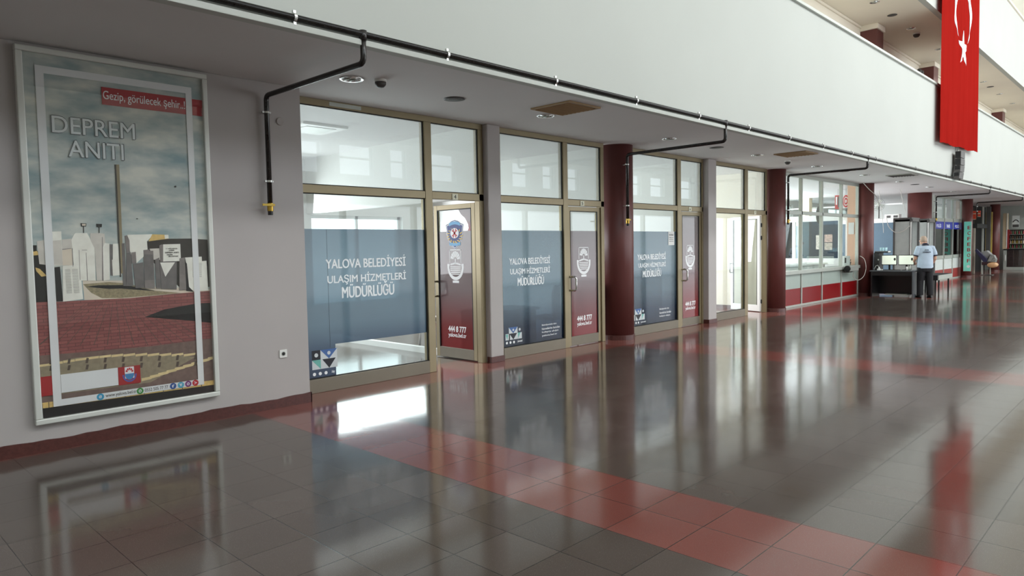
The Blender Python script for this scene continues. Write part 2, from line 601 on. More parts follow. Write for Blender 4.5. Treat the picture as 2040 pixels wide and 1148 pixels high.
for k, (a, b) in enumerate(wins):
    w = MB()
    w.box(a, b, -6.18, -6.12, 4.74, 4.80)
    w.box(a, a+0.04, -6.18, -6.12, 4.2, 5.2).box(b-0.04, b, -6.18, -6.12, 4.2, 5.2)
    struct(w, 'window_%d' % (40+k), M['greyalu'], 'window bars on the far side of the hall', 'window')
struct(MB().box(X0-0.2, X0, -6.6, 12.6, 0, 13.6), 'wall_near_end', M['white'], 'end wall of the hall behind the viewer', 'wall')
struct(MB().box(X1, X1+0.2, -6.6, 12.6, 0, 13.6), 'wall_far_end', M['white'], 'far end wall of the hall', 'wall')
# back wall of the shops with daylight windows
bk = MB()
bw = [(-1, 2.2, 0.55, 2.32), (3.2, 5.9, 0.55, 2.32), (6.95, 9.1, 0.55, 2.32), (10.4, 12.4, 0.9, 2.3), (13.5, 15.9, 0.9, 2.3), (17, 19.4, 0.9, 3.2), (20, 22.2, 0.9, 3.2), (23.2, 26, 0.9, 3.2), (26.6, 29.4, 0.9, 3.2), (30, 32.8, 0.9, 3.2), (33.4, 36, 0.9, 3.2), (36.5, 39, 0.9, 3.2)]
xs = X0
for a, b, z0, z1 in bw:
    bk.box(xs, a, 12.0, 12.3, 0, CZ)
    bk.box(a, b, 12.0, 12.3, 0, z0)
    bk.box(a, b, 12.0, 12.3, z1, CZ)
    xs = b
bk.box(xs, X1, 12.0, 12.3, 0, CZ)
struct(bk, 'wall_back', M['room'], 'white back wall inside the shops', 'wall')
for k, (a, b, z0, z1) in enumerate(bw):
    w = MB()
    fw = 0.06
    w.box(a, b, 12.1, 12.16, z0, z0+fw).box(a, b, 12.1, 12.16, z1-fw, z1)
    w.box(a, a+fw, 12.1, 12.16, z0, z1).box(b-fw, b, 12.1, 12.16, z0, z1)
    w.box((a+b)/2-0.03, (a+b)/2+0.03, 12.1, 12.16, z0, z1)
    root = struct(w, 'window_%d' % (20+k), M['whitealu'], 'white framed window in the back wall of the shops', 'window')
    MB().box(a, b, 12.125, 12.133, z0, z1).build('pane', M['glass'], root)
# walls between the shops
struct(MB().box(9.95, 10.1, 7.3, 12, 0, CZ), 'wall_partition_1', M['room'], 'white wall between second and third shop', 'wall')
struct(MB().box(13.1, 13.25, 7.3, 12, 0, CZ), 'wall_partition_2', M['room'], 'white wall between third and fourth shop', 'wall')
struct(MB().box(16.38, 16.52, 7.3, 12, 0, CZ), 'wall_partition_3', M['gallery'], 'cream side wall inside the fourth shop', 'wall')
p = MB().box(6.86, 6.96, 7.3, 12, 2.34, CZ)
p.box(6.865, 6.955, 7.3, 12, 0, 0.09)
struct(p, 'wall_partition_4', M['room'], 'white beam and low curb between first and second shop', 'wall')
struct(MB().box(35.9, 36.1, 7.3, 12, 0, CZ), 'wall_partition_5', M['room'], 'white wall beyond the traffic police office', 'wall')

# ------------------------------------------------------------------ shopfronts
FT = 0.05   # half depth of the bronze frames
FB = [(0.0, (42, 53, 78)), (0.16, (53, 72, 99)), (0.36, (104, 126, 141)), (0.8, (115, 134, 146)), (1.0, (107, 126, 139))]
film_blue = film_mat('blue_printed_film', FB, 0.64)
film_blue_dense = film_mat('dense_blue_printed_film', FB, 0.36)
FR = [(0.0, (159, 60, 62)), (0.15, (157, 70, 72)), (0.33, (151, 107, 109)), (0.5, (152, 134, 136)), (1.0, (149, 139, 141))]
film_red = film_mat('mauve_to_red_printed_film', FR, 0.62)
film_red_dense = film_mat('dense_mauve_to_red_printed_film', FR, 0.42)

def front_frame(root, xl, xm0, xm1, xr, left_jamb):
    f = MB()
    f.box(xl, xr, YF-FT, YF+FT, 3.275, CZ)                 # head
    f.box(xl, xm0, YF-FT, YF+FT, 2.285, 2.38)              # transom over the window
    f.box(xm1, xr, YF-FT, YF+FT, 2.285, 2.38)              # transom over the door
    f.box(xm0, xm1, YF-FT-0.004, YF+FT, 0, 3.275)          # post between window and door
    f.box(xl, left_jamb, YF-FT, YF+FT, 0, 3.275)
    f.box(xr-0.085, xr, YF-FT, YF+FT, 0, 3.275)
    f.build('frame', M['bronze'], root, bevel=0.004)
    MB().box(left_jamb, xm0, YF-FT-0.006, YF+FT, 0, 0.16).build('bottom_rail', M['rail'], root, bevel=0.004)
    g = MB()
    for a, b, z0, z1 in ((left_jamb, xm0, 0.16, 2.285), (left_jamb, xm0, 2.38, 3.275), (xm1, xr-0.085, 2.38, 3.275)):
        for q in (0, 1):
            t = 0.012
        g.box(a, a+0.012, YF-0.03, YF-0.012, z0, z1).box(b-0.012, b, YF-0.03, YF-0.012, z0, z1)
        g.box(a, b, YF-0.03, YF-0.012, z0, z0+0.01).box(a, b, YF-0.03, YF-0.012, z1-0.01, z1)
    g.build('gasket', M['gasket'], root)
    MB().box(left_jamb, xm0, YF-0.01, YF-0.002, 0.16, 2.285).build('pane', M['glass'], root)
    MB().box(left_jamb, xm0, YF-0.01, YF-0.002, 2.38, 3.275).build('transom_pane', M['hazeglass'], root)
    MB().box(xm1, xr-0.085, YF-0.01, YF-0.002, 2.38, 3.275).build('transom_pane', M['hazeglass'], root)

def number_plate(root, x, no):
    pl = MB().box(x-0.05, x+0.05, YF-FT-0.008, YF-FT, 2.285, 2.365).build('number_plate', M['ivory'], root)
    text('number', no, M['black'], pl, (x-0.018, 2.30, x+0.018, 2.35), (0, YF-FT-0.008, 0), (1, 0, 0), (0, 0, 1), 0.02)

def crest(root, cx, cz, w, h, y, local, mat):
    """municipal crest: sail of fan leaves in an upright panel over a shield band with waves"""
    m = MB()
    y0, y1 = y, y-0.0015
    def rect(u0, v0, u1, v1):
        m.prism([(cx+u0*w, cz+v0*h), (cx+u1*w, cz+v0*h), (cx+u1*w, cz+v1*h), (cx+u0*w, cz+v1*h)], y0, y1)
    # outlined upright panel
    rect(-0.36, 0.1, -0.33, 0.5); rect(0.33, 0.1, 0.36, 0.5); rect(-0.36, 0.475, 0.36, 0.5)
    # fan of leaves
    for k in range(7):
        a0 = math.pi*(0.02+0.96*k/7); a1 = math.pi*(0.02+0.96*(k+0.86)/7)
        c = (0, 0.20)
        pts = []
        for a in (a0, (a0+a1)/2, a1):
            pts.append((cx+0.29*w*math.cos(a), cz+(c[1]+0.25*math.sin(a))*h))
        for a in (a1, a0):
            pts.append((cx+0.10*w*math.cos(a), cz+(c[1]+0.075*math.sin(a))*h))
        m.prism(pts, y0, y1)
    rect(-0.025, 0.06, 0.025, 0.22)
    for s in (-1, 1):
        m.prism([(cx, cz+0.07*h), (cx+s*0.32*w, cz+0.02*h), (cx+s*0.32*w, cz+0.07*h), (cx+s*0.06*w, cz+0.11*h)], y0, y1)
    # wave lines
    for k in range(5):
        z = -0.02-0.055*k
        ww = 0.33*math.sqrt(max(0.1, 1-(k/5.6)**2))
        rect(-ww, z-0.013, ww, z+0.013)
    # shield band
    n = 26
    o_, i_ = [], []
    for k in range(n+1):
        a = math.pi+math.pi*k/n
        o_.append((cx+0.5*w*math.cos(a), cz+(0.0+0.42*math.sin(a))*h))
        i_.append((cx+0.385*w*math.cos(a), cz+(0.0+0.32*math.sin(a))*h))
    for k in range(n):
        m.prism([o_[k], o_[k+1], i_[k+1], i_[k]], y0, y1)
    for s in (-1, 1):
        m.prism([(cx+s*0.36*w, cz), (cx+s*0.5*w, cz), (cx+s*0.5*w, cz+0.07*h), (cx+s*0.36*w, cz+0.07*h)], y0, y1)
    rect(-0.19, -0.5, 0.19, -0.43)
    return m.build('municipal_crest', mat, root, local=local)

def handle_D(root, x, z0, z1, y, local, mat, out=-1):
    """D shaped pull handle standing off the leaf"""
    h = MB()
    d = 0.11*out
    pts = [(x, y, z0), (x+0.03, y+d*0.8, z0), (x+0.04, y+d, z0+0.025), (x+0.04, y+d, z1-0.025), (x+0.03, y+d*0.8, z1), (x, y, z1)]
    h.tube(pts, 0.017, 12)
    return h.build('pull_handle', mat, root, smooth=True, local=local)

def door_leaf(name, hinge, rz, w, mats, label, film=True, handle_mat=None, badge=False, inside_handle=False):
    """leaf in its own axes: hinge edge at x=0, free edge at x=-w, outer face towards -y"""
    root = empty(name, hinge, label, 'door', None, 'structure', rz)
    fm, gm = mats
    f = MB()
    t = 0.025
    f.box(-w, -w+0.075, -t, t, 0.015, 2.27).box(-0.075, 0, -t, t, 0.015, 2.27)
    f.box(-w+0.075, -0.075, -t, t, 2.2, 2.27)
    f.build('leaf_frame', fm, root, bevel=0.003, local=True)
    MB().box(-w+0.075, -0.075, -t, t, 0.015, 0.165).build('kick_rail', fm if not film else M['rail'], root, bevel=0.003, local=True)
    k = MB()
    k.box(-w+0.075, -w+0.087, -t-0.002, -0.006, 0.165, 2.2).box(-0.087, -0.075, -t-0.002, -0.006, 0.165, 2.2)
    k.box(-w+0.075, -0.075, -t-0.002, -0.006, 2.19, 2.2)
    k.build('gasket', M['gasket'], root, local=True)
    MB().box(-w+0.075, -0.075, -0.006, 0.002, 0.165, 2.2).build('pane', M['glass'], root, local=True)
    hb = MB()
    for z in (2.05, 1.75, 0.25):
        hb.cyl((0.012, 0.03, z-0.05), (0.012, 0.03, z+0.05), 0.014, n=12)
        hb.box(-0.02, 0.03, 0.012, 0.03, z-0.04, z+0.04)
    hb.build('hinge', M['black'], root, local=True)
    handle_D(root, -w+0.04, 0.92, 1.14, -t, True, handle_mat or M['chrome'])
    if inside_handle:
        handle_D(root, -w+0.04, 0.92, 1.14, t, True, handle_mat or M['chrome'], 1)
    if film:
        top = 2.185 if badge is None else 1.88
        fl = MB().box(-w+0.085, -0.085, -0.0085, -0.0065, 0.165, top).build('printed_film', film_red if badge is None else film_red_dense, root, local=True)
        c = -w/2
        crest(fl, c, 1.37, 0.36, 0.49, -0.0085, True, M['letter'])
        text('phone_number', '444 8 777', M['letter'], fl, (c-0.19, 0.40, c+0.2, 0.485), (0, -0.0085, 0), bold=0.03, local=True)
        text('web_address', 'yalova.bel.tr', M['letter'], fl, (c-0.19, 0.305, c+0.2, 0.385), (0, -0.0085, 0), bold=0.02, local=True)
    return root

def window_film(root, x0, x1, z0, z1, lines, geo=None, cut=None, shade=None):
    """printed film with lettering; cut=(x,z): a clear rectangle at the lower right"""
    y0, y1 = YF-0.0135, YF-0.0115
    f = MB()
    if cut:
        f.prism([(x0, z0), (cut[0], z0), (cut[0], cut[1]), (x1, cut[1]), (x1, z1), (x0, z1)], y1, y0)
    else:
        f.box(x0, x1, y0, y1, z0, z1)
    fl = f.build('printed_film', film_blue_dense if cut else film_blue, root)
    for body, b in lines:
        text('lettering', body, M['letter'], fl, b, (0, y0, 0), bold=0.018)
    if geo:
        gx, gz, s, half = geo
        geo_block(fl, gx, gz, s, y0, half)
    return fl

M['tri_blue'] = pm('geo_blue', (70, 104, 160), 0.5)
M['tri_teal'] = pm('geo_teal', (110, 180, 170), 0.5)
M['tri_white'] = pm('geo_white', (206, 212, 214), 0.5)
M['tri_dark'] = pm('geo_dark', (24, 26, 36), 0.5)
def geo_block(parent, gx, gz, s, y, cols):
    """row of printed squares: triangles and dots in blue, teal, black and white"""
    m = MB()
    t0, t1, t2 = y, y-0.0012, y-0.0022
    W_, B_, T_, D_ = 0, 1, 2, 3
    def sq(i, j, k):
        m.box(gx+i*s, gx+(i+1)*s, t1, t0, gz+j*s, gz+(j+1)*s, k)
    def tri(pts, k):
        m.prism([(gx+u*s, gz+v*s) for u, v in pts], t0, t2, 'y', k)
    def dot(u, v, r, k):
        m.prism([(gx+(u+r*math.cos(a))*s, gz+(v+r*math.sin(a))*s) for a in [2*math.pi*q/12 for q in range(12)]], t0, t2-0.0008, 'y', k)
    lay = cols
    if lay == 'A':
        sq(0, 1, D_); dot(0.5, 1.5, 0.22, W_)
        sq(1, 1, W_); sq(2, 1, W_)
        tri([(1, 2), (3, 2), (2, 1)], B_); dot(2, 1.6, 0.2, W_)
        sq(0, 0, W_); tri([(0, 1), (1, 1), (1, 0)], T_)
        sq(1, 0, W_); sq(2, 0, W_); tri([(1.2, 1), (2.8, 1), (2, 0)], D_)
    else:
        sq(0.5, 1, W_); sq(1.5, 1, W_)
        tri([(0.5, 2), (2.5, 2), (1.5, 1)], B_); dot(1.5, 1.55, 0.2, W_)
        sq(-0.3, 0, W_); sq(0.5, 0, W_); sq(1.5, 0, W_); sq(2.5, 0, W_)
        tri([(0.6, 1), (2.4, 1), (1.5, 0)], D_)
        tri([(2.6, 0.1), (3.2, 1), (2.6, 1)], T_)
        tri([(-0.3, 0.9), (0.3, 0.9), (0.1, 0.1)], T_)
        dot(3.0, 1.5, 0.22, W_)
    o = m.build('printed_squares', [M['tri_white'], M['tri_blue'], M['tri_teal'], M['tri_dark']], parent)
    return o

def social_row(parent, x0, z, y, n, handle, hx1):
    m = MB()
    for k in range(n):
        m.prism([(x0+k*0.075+0.02*math.cos(a), z+0.02*math.sin(a)) for a in [2*math.pi*q/14 for q in range(14)]], y, y-0.0012)
    o = m.build('contact_icons', M['letter'], parent)
    text('account_name', handle, M['letter'], parent, (x0+n*0.075, z-0.02, hx1, z+0.02), (0, y, 0), bold=0.01)

def small_lines(parent, x0, x1, z0, z1, y, rows):
    for k, body in enumerate(rows):
        h = (z1-z0)/len(rows)
        zz = z1-h*(k+1)
        w = (x1-x0)*(0.75+0.25*((k*37) % 10)/10)
        text('small_print', body, M['letter'], parent, (x0, zz+h*0.25, x0+w, zz+h*0.85), (0, y, 0), bold=0.004)

T3 = ('YALOVA BELEDİYESİ', 'ULAŞIM HİZMETLERİ', 'MÜDÜRLÜĞÜ')
# shop 1: window with torn-away film, door swung in
w1 = empty('window_1', (4.9, YF, 0), 'wide bronze framed shop window nearest the poster wall, film cut away at bottom', 'window', None, 'structure')
front_frame(w1, 3.87, 5.80, 5.915, 6.845, 3.955)
f1 = window_film(w1, 3.965, 5.795, 0.165, 1.88, [(T3[0], (4.33, 1.42, 5.475, 1.565)), (T3[1], (4.345, 1.225, 5.475, 1.365)), (T3[2], (4.535, 1.065, 5.285, 1.245))], (4.11, 0.265, 0.11, 'A'), cut=(4.42, 0.535))
social_row(f1, 4.135, 0.212, YF-0.0135, 3, '/ziy', 4.40)
MB().box(4.35, 4.353, YF-0.0145, YF-0.0135, 0.5, 1.88).build('film_seam', M['tri_dark'], f1)
number_plate(w1, 6.305, '4')
MB().box(4.42, 4.85, YF-FT-0.004, YF-FT, 3.292, 3.335).build('tape_strip', M['greyalu'], w1)
d1 = door_leaf('door_1', (6.80, 7.27, 0), -math.radians(90), 0.9, (M['bronze'], M['glass']), 'open glazed door numbered 4 with police badge and red film', inside_handle=True, badge=True)

def police_badge(root, cx, cz, w, h):
    m = MB()
    y = -0.0085
    def shield(s):
        pts = [(0, -0.5), (0.2, -0.38), (0.36, -0.2), (0.46, 0.02), (0.46, 0.18), (0.5, 0.34), (0.34, 0.38), (0.2, 0.46), (0, 0.5)]
        pts = pts + [(-a, b) for a, b in reversed(pts[1:-1])]
        return [(cx+a*w*s, cz+b*h*s) for a, b in pts]
    m.prism(shield(1.0), y, y-0.001, 'y', 0)
    m.prism(shield(0.96), y, y-0.0016, 'y', 1)
    m.prism(shield(0.92), y, y-0.0022, 'y', 0)
    m.prism(shield(0.86), y, y-0.0028, 'y', 1)
    # ribbons
    def ribbon(z, up):
        n = 8
        t, b = [], []
        for k in range(n+1):
            u = -0.3+0.6*k/n
            t.append((cx+u*w, cz+(z+0.05+up*0.06*(1-(u/0.3)**2))*h))
            b.append((cx+u*w, cz+(z-0.05+up*0.06*(1-(u/0.3)**2))*h))
        m.prism(b+list(reversed(t)), y, y-0.004, 'y', 2)
    ribbon(0.33, 1); ribbon(-0.3, -0.3)
    # laurel
    for s in (-1, 1):
        for k in range(7):
            a = math.radians(-80+150*k/6)
            ux, uz = s*0.36*math.cos(a), -0.03+0.22*math.sin(a)
            rot = a+s*0.5
            pts = []
            for q in range(10):
                b_ = 2*math.pi*q/10
                ex, ez = 0.10*math.cos(b_), 0.035*math.sin(b_)
                ca, sa = math.cos(rot if s > 0 else math.pi-rot), math.sin(rot if s > 0 else math.pi-rot)
                pts.append((cx+(ux+ex*ca-ez*sa)*w, cz+(uz+(ex*sa+ez*ca)*0.55)*h))
            m.prism(pts, y, y-0.0045, 'y', 3)
    # white oval with crossed red spanners
    m.prism([(cx+0.26*w*math.cos(a), cz+(0.05+0.19*math.sin(a))*h) for a in [2*math.pi*q/24 for q in range(24)]], y, y-0.005, 'y', 1)
    m.prism([(cx+0.23*w*math.cos(a), cz+(0.05+0.17*math.sin(a))*h) for a in [2*math.pi*q/24 for q in range(24)]], y, y-0.0056, 'y', 0)
    for s in (-1, 1):
        L_ = 0.115
        for d0, wd in ((L_, 0.028), ):
            dx, dz = s*0.62, 0.78
            nx, nz = -dz, dx
            pts = [(-d0, -wd), (d0, -wd), (d0, wd), (-d0, wd)]
            m.prism([(cx+(dx*a+nx*b)*h, cz+0.05*h+(dz*a+nz*b)*h) for a, b in pts], y, y-0.0063, 'y', 4)
            for e in (-1, 1):
                for q in (-1, 1):
                    pts = [(e*(d0-0.015), q*0.005), (e*(d0+0.045), q*0.016), (e*(d0+0.04), q*0.055), (e*(d0-0.02), q*0.045)]
                    m.prism([(cx+(dx*a+nx*b)*h, cz+0.05*h+(dz*a+nz*b)*h) for a, b in pts], y, y-0.0063, 'y', 4)
    return m.build('police_badge', [M['letter'], pm('badge_navy', (30, 54, 130), 0.5), pm('badge_sky', (110, 180, 226), 0.5), pm('badge_gold', (224, 190, 84), 0.5), pm('badge_red', (206, 44, 50), 0.5)], root, local=True)
police_badge(d1, -0.45, 1.83, 0.40, 0.44)
MB().prism([(-0.09, 2.19), (-0.36, 2.19), (-0.31, 2.12), (-0.22, 2.06), (-0.16, 1.97), (-0.15, 1.92), (-0.17, 1.88), (-0.09, 1.88)], -0.0066, -0.008).build('torn_film', film_red_dense, d1, local=True)

# shop 2
w2 = empty('window_2', (7.9, YF, 0), 'shop window beside the first round column, chairs showing dark through its film', 'window', None, 'structure')
front_frame(w2, 7.11, 8.59, 8.70, 9.66, 7.19)
f2 = window_film(w2, 7.2, 8.585, 0.165, 1.88, [(T3[0], (7.375, 1.375, 8.28, 1.5)), (T3[1], (7.39, 1.21, 8.275, 1.34)), (T3[2], (7.545, 1.055, 8.13, 1.215))], (7.29, 0.265, 0.092, 'B'))
social_row(f2, 7.29, 0.225, YF-0.0135, 3, '/yalovabel', 7.62)
small_lines(f2, 8.07, 8.53, 0.22, 0.44, YF-0.0135, ('Belediyemizin tüm', 'hizmetlerine buradan', 'kolayca ulaşın', 'yalova.bel.tr'))
number_plate(w2, 9.06, '5')
d2 = door_leaf('door_2', (9.575, YF, 0), 0, 0.875, (M['bronze'], M['glass']), 'closed glazed door numbered 5 beside the first round column')
# shop 3
w3 = empty('window_3', (11.2, YF, 0), 'blue film shop window right of the first round column with a paper notice', 'window', None, 'structure')
front_frame(w3, 10.40, 12.03, 12.155, 13.06, 10.47)
f3 = window_film(w3, 10.48, 12.025, 0.165, 1.88, [(T3[0], (10.70, 1.36, 11.645, 1.495)), (T3[1], (10.73, 1.2, 11.645, 1.325)), (T3[2], (10.87, 1.04, 11.48, 1.2))], (10.55, 0.265, 0.105, 'B'))
social_row(f3, 10.56, 0.222, YF-0.0135, 3, '/yalovabel', 10.95)
small_lines(f3, 11.42, 11.86, 0.24, 0.44, YF-0.0135, ('Belediyemizin tüm', 'hizmetlerine buradan', 'kolayca ulaşın'))
number_plate(w3, 12.49, '6')
d3 = door_leaf('door_3', (12.975, YF, 0), 0, 0.815, (M['bronze'], M['glass']), 'closed glazed door numbered 6 left of the second grey pilaster', badge=None)
nt_ = MB().box(11.74, 11.95, YF-0.019, YF-0.0155, 1.62, 1.88)
nb = tag(nt_.build('notice', M['plastic']), 'white paper notice taped to the blue film of the third shop window', 'notice')
for k, (a, b, t_) in enumerate(((1.80, 1.83, 'DUYURU'), (1.755, 1.775, 'Bilgi için'), (1.72, 1.74, 'danışmaya'), (1.685, 1.705, 'başvurunuz'))):
    text('notice_text', t_, M['black'], nb, (11.77, a, 11.92, b), (0, YF-0.019, 0), bold=0.01)
# shop 4: clear glass, white door swung in
w4 = empty('window_4', (14.2, YF, 0), 'clear glass shop window right of the second grey pilaster', 'window', None, 'structure')
front_frame(w4, 13.34, 14.89, 15.03, 16.03, 13.41)
number_plate(w4, 15.38, '7')
d4 = door_leaf('door_4', (15.93, 7.27, 0), -math.radians(107), 0.9, (M['whitealu'], M['glass']), 'white framed glazed door swung open inside the fourth shop', film=False, handle_mat=M['steel'])

# ------------------------------------------------------------------ pilasters and columns
for nm, xa, xb, yf, lab in (('pilaster', 6.85, 7.10, 7.06, 'narrow grey pilaster between the open door and second shop window'), ('pilaster', 13.02, 13.35, 7.03, 'narrow grey pilaster between door 6 and the clear shop window')):
    r = empty(nm, ((xa+xb)/2, yf, 0), lab, 'pilaster')
    MB().box(xa, xb, yf, YF+0.1, 0, CZ).build('shaft', M['wall'], r, bevel=0.012)
    s = MB().box(xa-0.008, xb+0.008, yf-0.012, YF-0.06, 0, 0.085)
    s.build('skirting', M['redstone'], r, bevel=0.003)
MB_cols = [(10.09, 7.2, 0.286, 'dark red round column between the second and third shop windows'),
           (16.33, 7.1, 0.247, 'dark red round column between the open white door and red panelled office'),
           (22.55, 7.0, 0.205, 'dark red round column behind the security desk'),
           (28.85, 7.14, 0.388, 'thick dark red column rising behind the security gates'),
           (35.3, 6.91, 0.20, 'dark red column carrying the tall mint sign'),
           (42.1, 7.05, 0.217, 'farthest dark red column beyond the kiosk')]
for x, y, rr, lab in MB_cols:
    r = empty('column', (x, y, 0), lab, 'column')
    MB().lathe([(rr, 0.0), (rr, CZ)], (x, y, 0), 40).build('shaft', M['redpaint'], r, smooth=False)
    for pp in bpy.data.objects[[k for k in ORG][-1]].data.polygons:
        pp.use_smooth = len(pp.vertices) == 4
    MB().lathe([(rr+0.012, 0.0), (rr+0.012, 0.08), (rr+0.004, 0.085)], (x, y, 0), 40).build('skirting', M['redstone'], r)
# upper gallery columns with cream caps
for x, lab in ((22.3, 'dark red gallery column nearest, above the security desk'), (28.5, 'dark red gallery column just left of the flag'), (34.7, 'dark red gallery column hidden mostly by the flag'), (41.0, 'dark red gallery column right of the flag')):
    r = empty('gallery_column', (x, 6.72, 4.8), lab, 'column')
    MB().box(x-0.3, x+0.3, 6.6, 7.05, 4.8, 7.70).build('shaft', M['redpaint'], r, bevel=0.01)
    MB().box(x-0.34, x+0.34, 6.56, 7.05, 7.70, 7.85).build('cap', M['gallery'], r, bevel=0.01)

# ------------------------------------------------------------------ red panelled office (shop 5)
w5 = empty('window_5', (19.6, YF, 0), 'long glazed office front with dark red and grey lower panels', 'window', None, 'structure')
f = MB()
xa, xb = 16.57, 22.4
f.box(xa, xb, YF-0.04, YF+0.04, 3.265, CZ)
f.box(xa, xb, YF-0.045, YF+0.04, 2.335, 2.425)
f.box(xa, xb, YF-0.10, YF+0.28, 0.83, 0.92)
f.box(xa, xb, YF-0.045, YF+0.04, 0.0, 0.05)
for x in (xa+0.03, 18.11, 19.51, 20.99, 22.36):
    f.box(x-0.03, x+0.03, YF-0.045, YF+0.04, 0.05, 3.265)
f.build('frame', M['greyalu'], w5, bevel=0.004)
xsx = (16.64, 18.07, 18.15, 19.47, 19.55, 20.95, 21.03, 22.32)
M['panelgrey'] = pm('grey_green_panel', (160, 172, 164), 0.35, var=0.02)
M['panelred'] = pm('dark_red_panel', (128, 14, 18), 0.3, var=0.04)
for k in range(4):
    a, b = xsx[2*k], xsx[2*k+1]
    MB().box(a, b, YF-0.02, YF+0.02, 0.46, 0.83).build('grey_panel', M['panelgrey'], w5)
    MB().box(a, b, YF-0.022, YF+0.02, 0.05, 0.46).build('red_panel', M['panelred'], w5)
    MB().box(a, b, YF-0.004, YF+0.004, 0.92, 2.335).build('pane', M['glass'], w5)
    MB().box(a, b, YF-0.004, YF+0.004, 2.425, 3.265).build('pane', M['glass'], w5)
# glazed partition at the right end of that office
w6 = empty('window_6', (22.6, 8.7, 0), 'white framed inner partition with blue glass and pasted leaflets', 'window', None, 'structure')
f = MB()
px_ = 22.62
ys_ = (7.62, 7.78, 9.0, 9.1, 9.22, 10.6)
f.box(px_-0.05, px_+0.05, 7.5, 12.0, 0.0, 1.12)
f.box(px_-0.05, px_+0.05, 7.5, 12.0, 2.28, 2.46)
for y in (7.5, 7.72, 8.96, 9.14, 10.5, 11.9):
    f.box(px_-0.05, px_+0.05, y, y+0.1, 1.12, 2.28)
f.build('frame', M['whitealu'], w6, bevel=0.004)
for a, b in ((7.82, 8.96), (9.24, 10.5), (10.6, 11.9)):
    MB().box(px_-0.004, px_+0.004, a, b, 1.12, 2.28).build('pane', M['blueglass'], w6)
# curtains and leaflets behind and on that glass
cu = MB()
pts = []
for k in range(61):
    y = 9.2+1.3*k/60
    pts.append((px_+0.078+0.022*math.sin(k*1.3), y))
cu.rings([[(x, y, 1.14), (x, y, 2.34), (x+0.006, y, 2.34), (x+0.006, y, 1.14)] for x, y in pts])
tag(cu.build('curtain', pm('pale_blue_curtain', (104, 130, 142), 0.8, var=0.1, scale=3)), 'pale blue pleated curtain behind the inner office glass', 'curtain')
for k, (ya, yb, za, zb, colr, lab) in enumerate(((8.28, 8.5, 1.4, 1.85, (212, 206, 196), 'pale leaflet pasted on the blue glass, left one'), (8.0, 8.24, 1.62, 1.86, (196, 170, 160), 'upper pinkish leaflet on the blue glass'), (8.0, 8.24, 1.38, 1.6, (190, 180, 168), 'lower beige leaflet on the blue glass'))):
    o = MB().box(px_-0.009, px_-0.005, ya, yb, za, zb).build('leaflet', pm('leaflet_print', colr, 0.6, var=0.45, scale=24))
    tag(o, lab, 'leaflet', 'leaflets on the inner office glass')
struct(MB().box(22.42, 22.66, 7.26, 7.5, 0, CZ), 'wall_pier', M['peach'], 'peach painted pier at the end of the red panelled office', 'wall')
tag(MB().box(22.405, 22.42, 7.3, 7.46, 1.85, 2.2).build('paper_sheet', M['plastic']), 'white paper sheet stuck on the peach pier', 'paper')

# ------------------------------------------------------------------ traffic police office further on
w7 = empty('window_7', (33.3, YF, 0), 'traffic police office front with blue sign band and dark glass', 'window', None, 'structure')
f = MB()
xa, xb = 30.95, 35.62
for z0, z1 in ((3.28, CZ), (2.36, 2.50), (0.87, 1.0), (0.0, 0.05)):
    f.box(xa, xb, YF-0.05, YF+0.04, z0, z1)
for x in (xa+0.04, 32.55, 34.0, xb-0.04):
    f.box(x-0.035, x+0.035, YF-0.05, YF+0.04, 0.05, 3.28)
f.build('frame', M['greyalu'], w7)
M['signblue'] = pm('sign_blue', (32, 40, 160), 0.4, var=0.03)
M['panelwhite'] = pm('white_panel', (206, 212, 208), 0.4)
M['panelrust'] = pm('rust_red_panel', (150, 60, 56), 0.4)
for k, (a, b, t_) in enumerate(((31.03, 32.51, 'POLİS'), (32.59, 33.96, 'TRAFİK'), (34.04, 35.54, 'POLİS'))):
    sg = MB().box(a, b, YF-0.03, YF-0.012, 2.07, 2.36).build('sign_panel', M['signblue'], w7)
    text('sign_lettering', t_, M['letter'], sg, (a+0.38, 2.13, b-0.42, 2.29), (0, YF-0.03, 0), bold=0.03)
    MB().box(a, b, YF-0.004, YF+0.004, 1.0, 2.36).build('pane', M['darkglass'], w7)
    MB().box(a, b, YF-0.004, YF+0.004, 2.50, 3.28).build('pane', M['hazeglass'], w7)
    MB().box(a, b, YF-0.02, YF+0.02, 0.43, 0.87).build('white_panel', M['panelwhite'], w7)
    MB().box(a, b, YF-0.02, YF+0.02, 0.05, 0.43).build('red_panel', M['panelrust'], w7)
struct(MB().box(30.5, 30.6, 7.5, 11.9, 0, 2.4), 'wall_partition_6', M['greyd'], 'dark partition inside the police office', 'wall')
struct(MB().box(35.62, 36.0, 7.12, 7.4, 0, CZ), 'wall_pier_2', M['peach'], 'pier at the end of the police office', 'wall')

# ------------------------------------------------------------------ framed poster
PYL = 6.772
poster = empty('framed_poster', (2.1, 6.8, 0.24), 'tall framed city poster of a stone memorial under a cloudy sky', 'poster')
f = MB()
f.box(1.34, 2.855, 6.735, 6.8, 0.24, 0.285).box(1.34, 2.855, 6.735, 6.8, 3.27, 3.315)
f.box(1.34, 1.39, 6.735, 6.8, 0.285, 3.27).box(2.81, 2.855, 6.735, 6.8, 0.285, 3.27)
f.build('frame', pm('white_painted_frame', (214, 216, 210), 0.35, 0.1, var=0.03), poster, bevel=0.008)

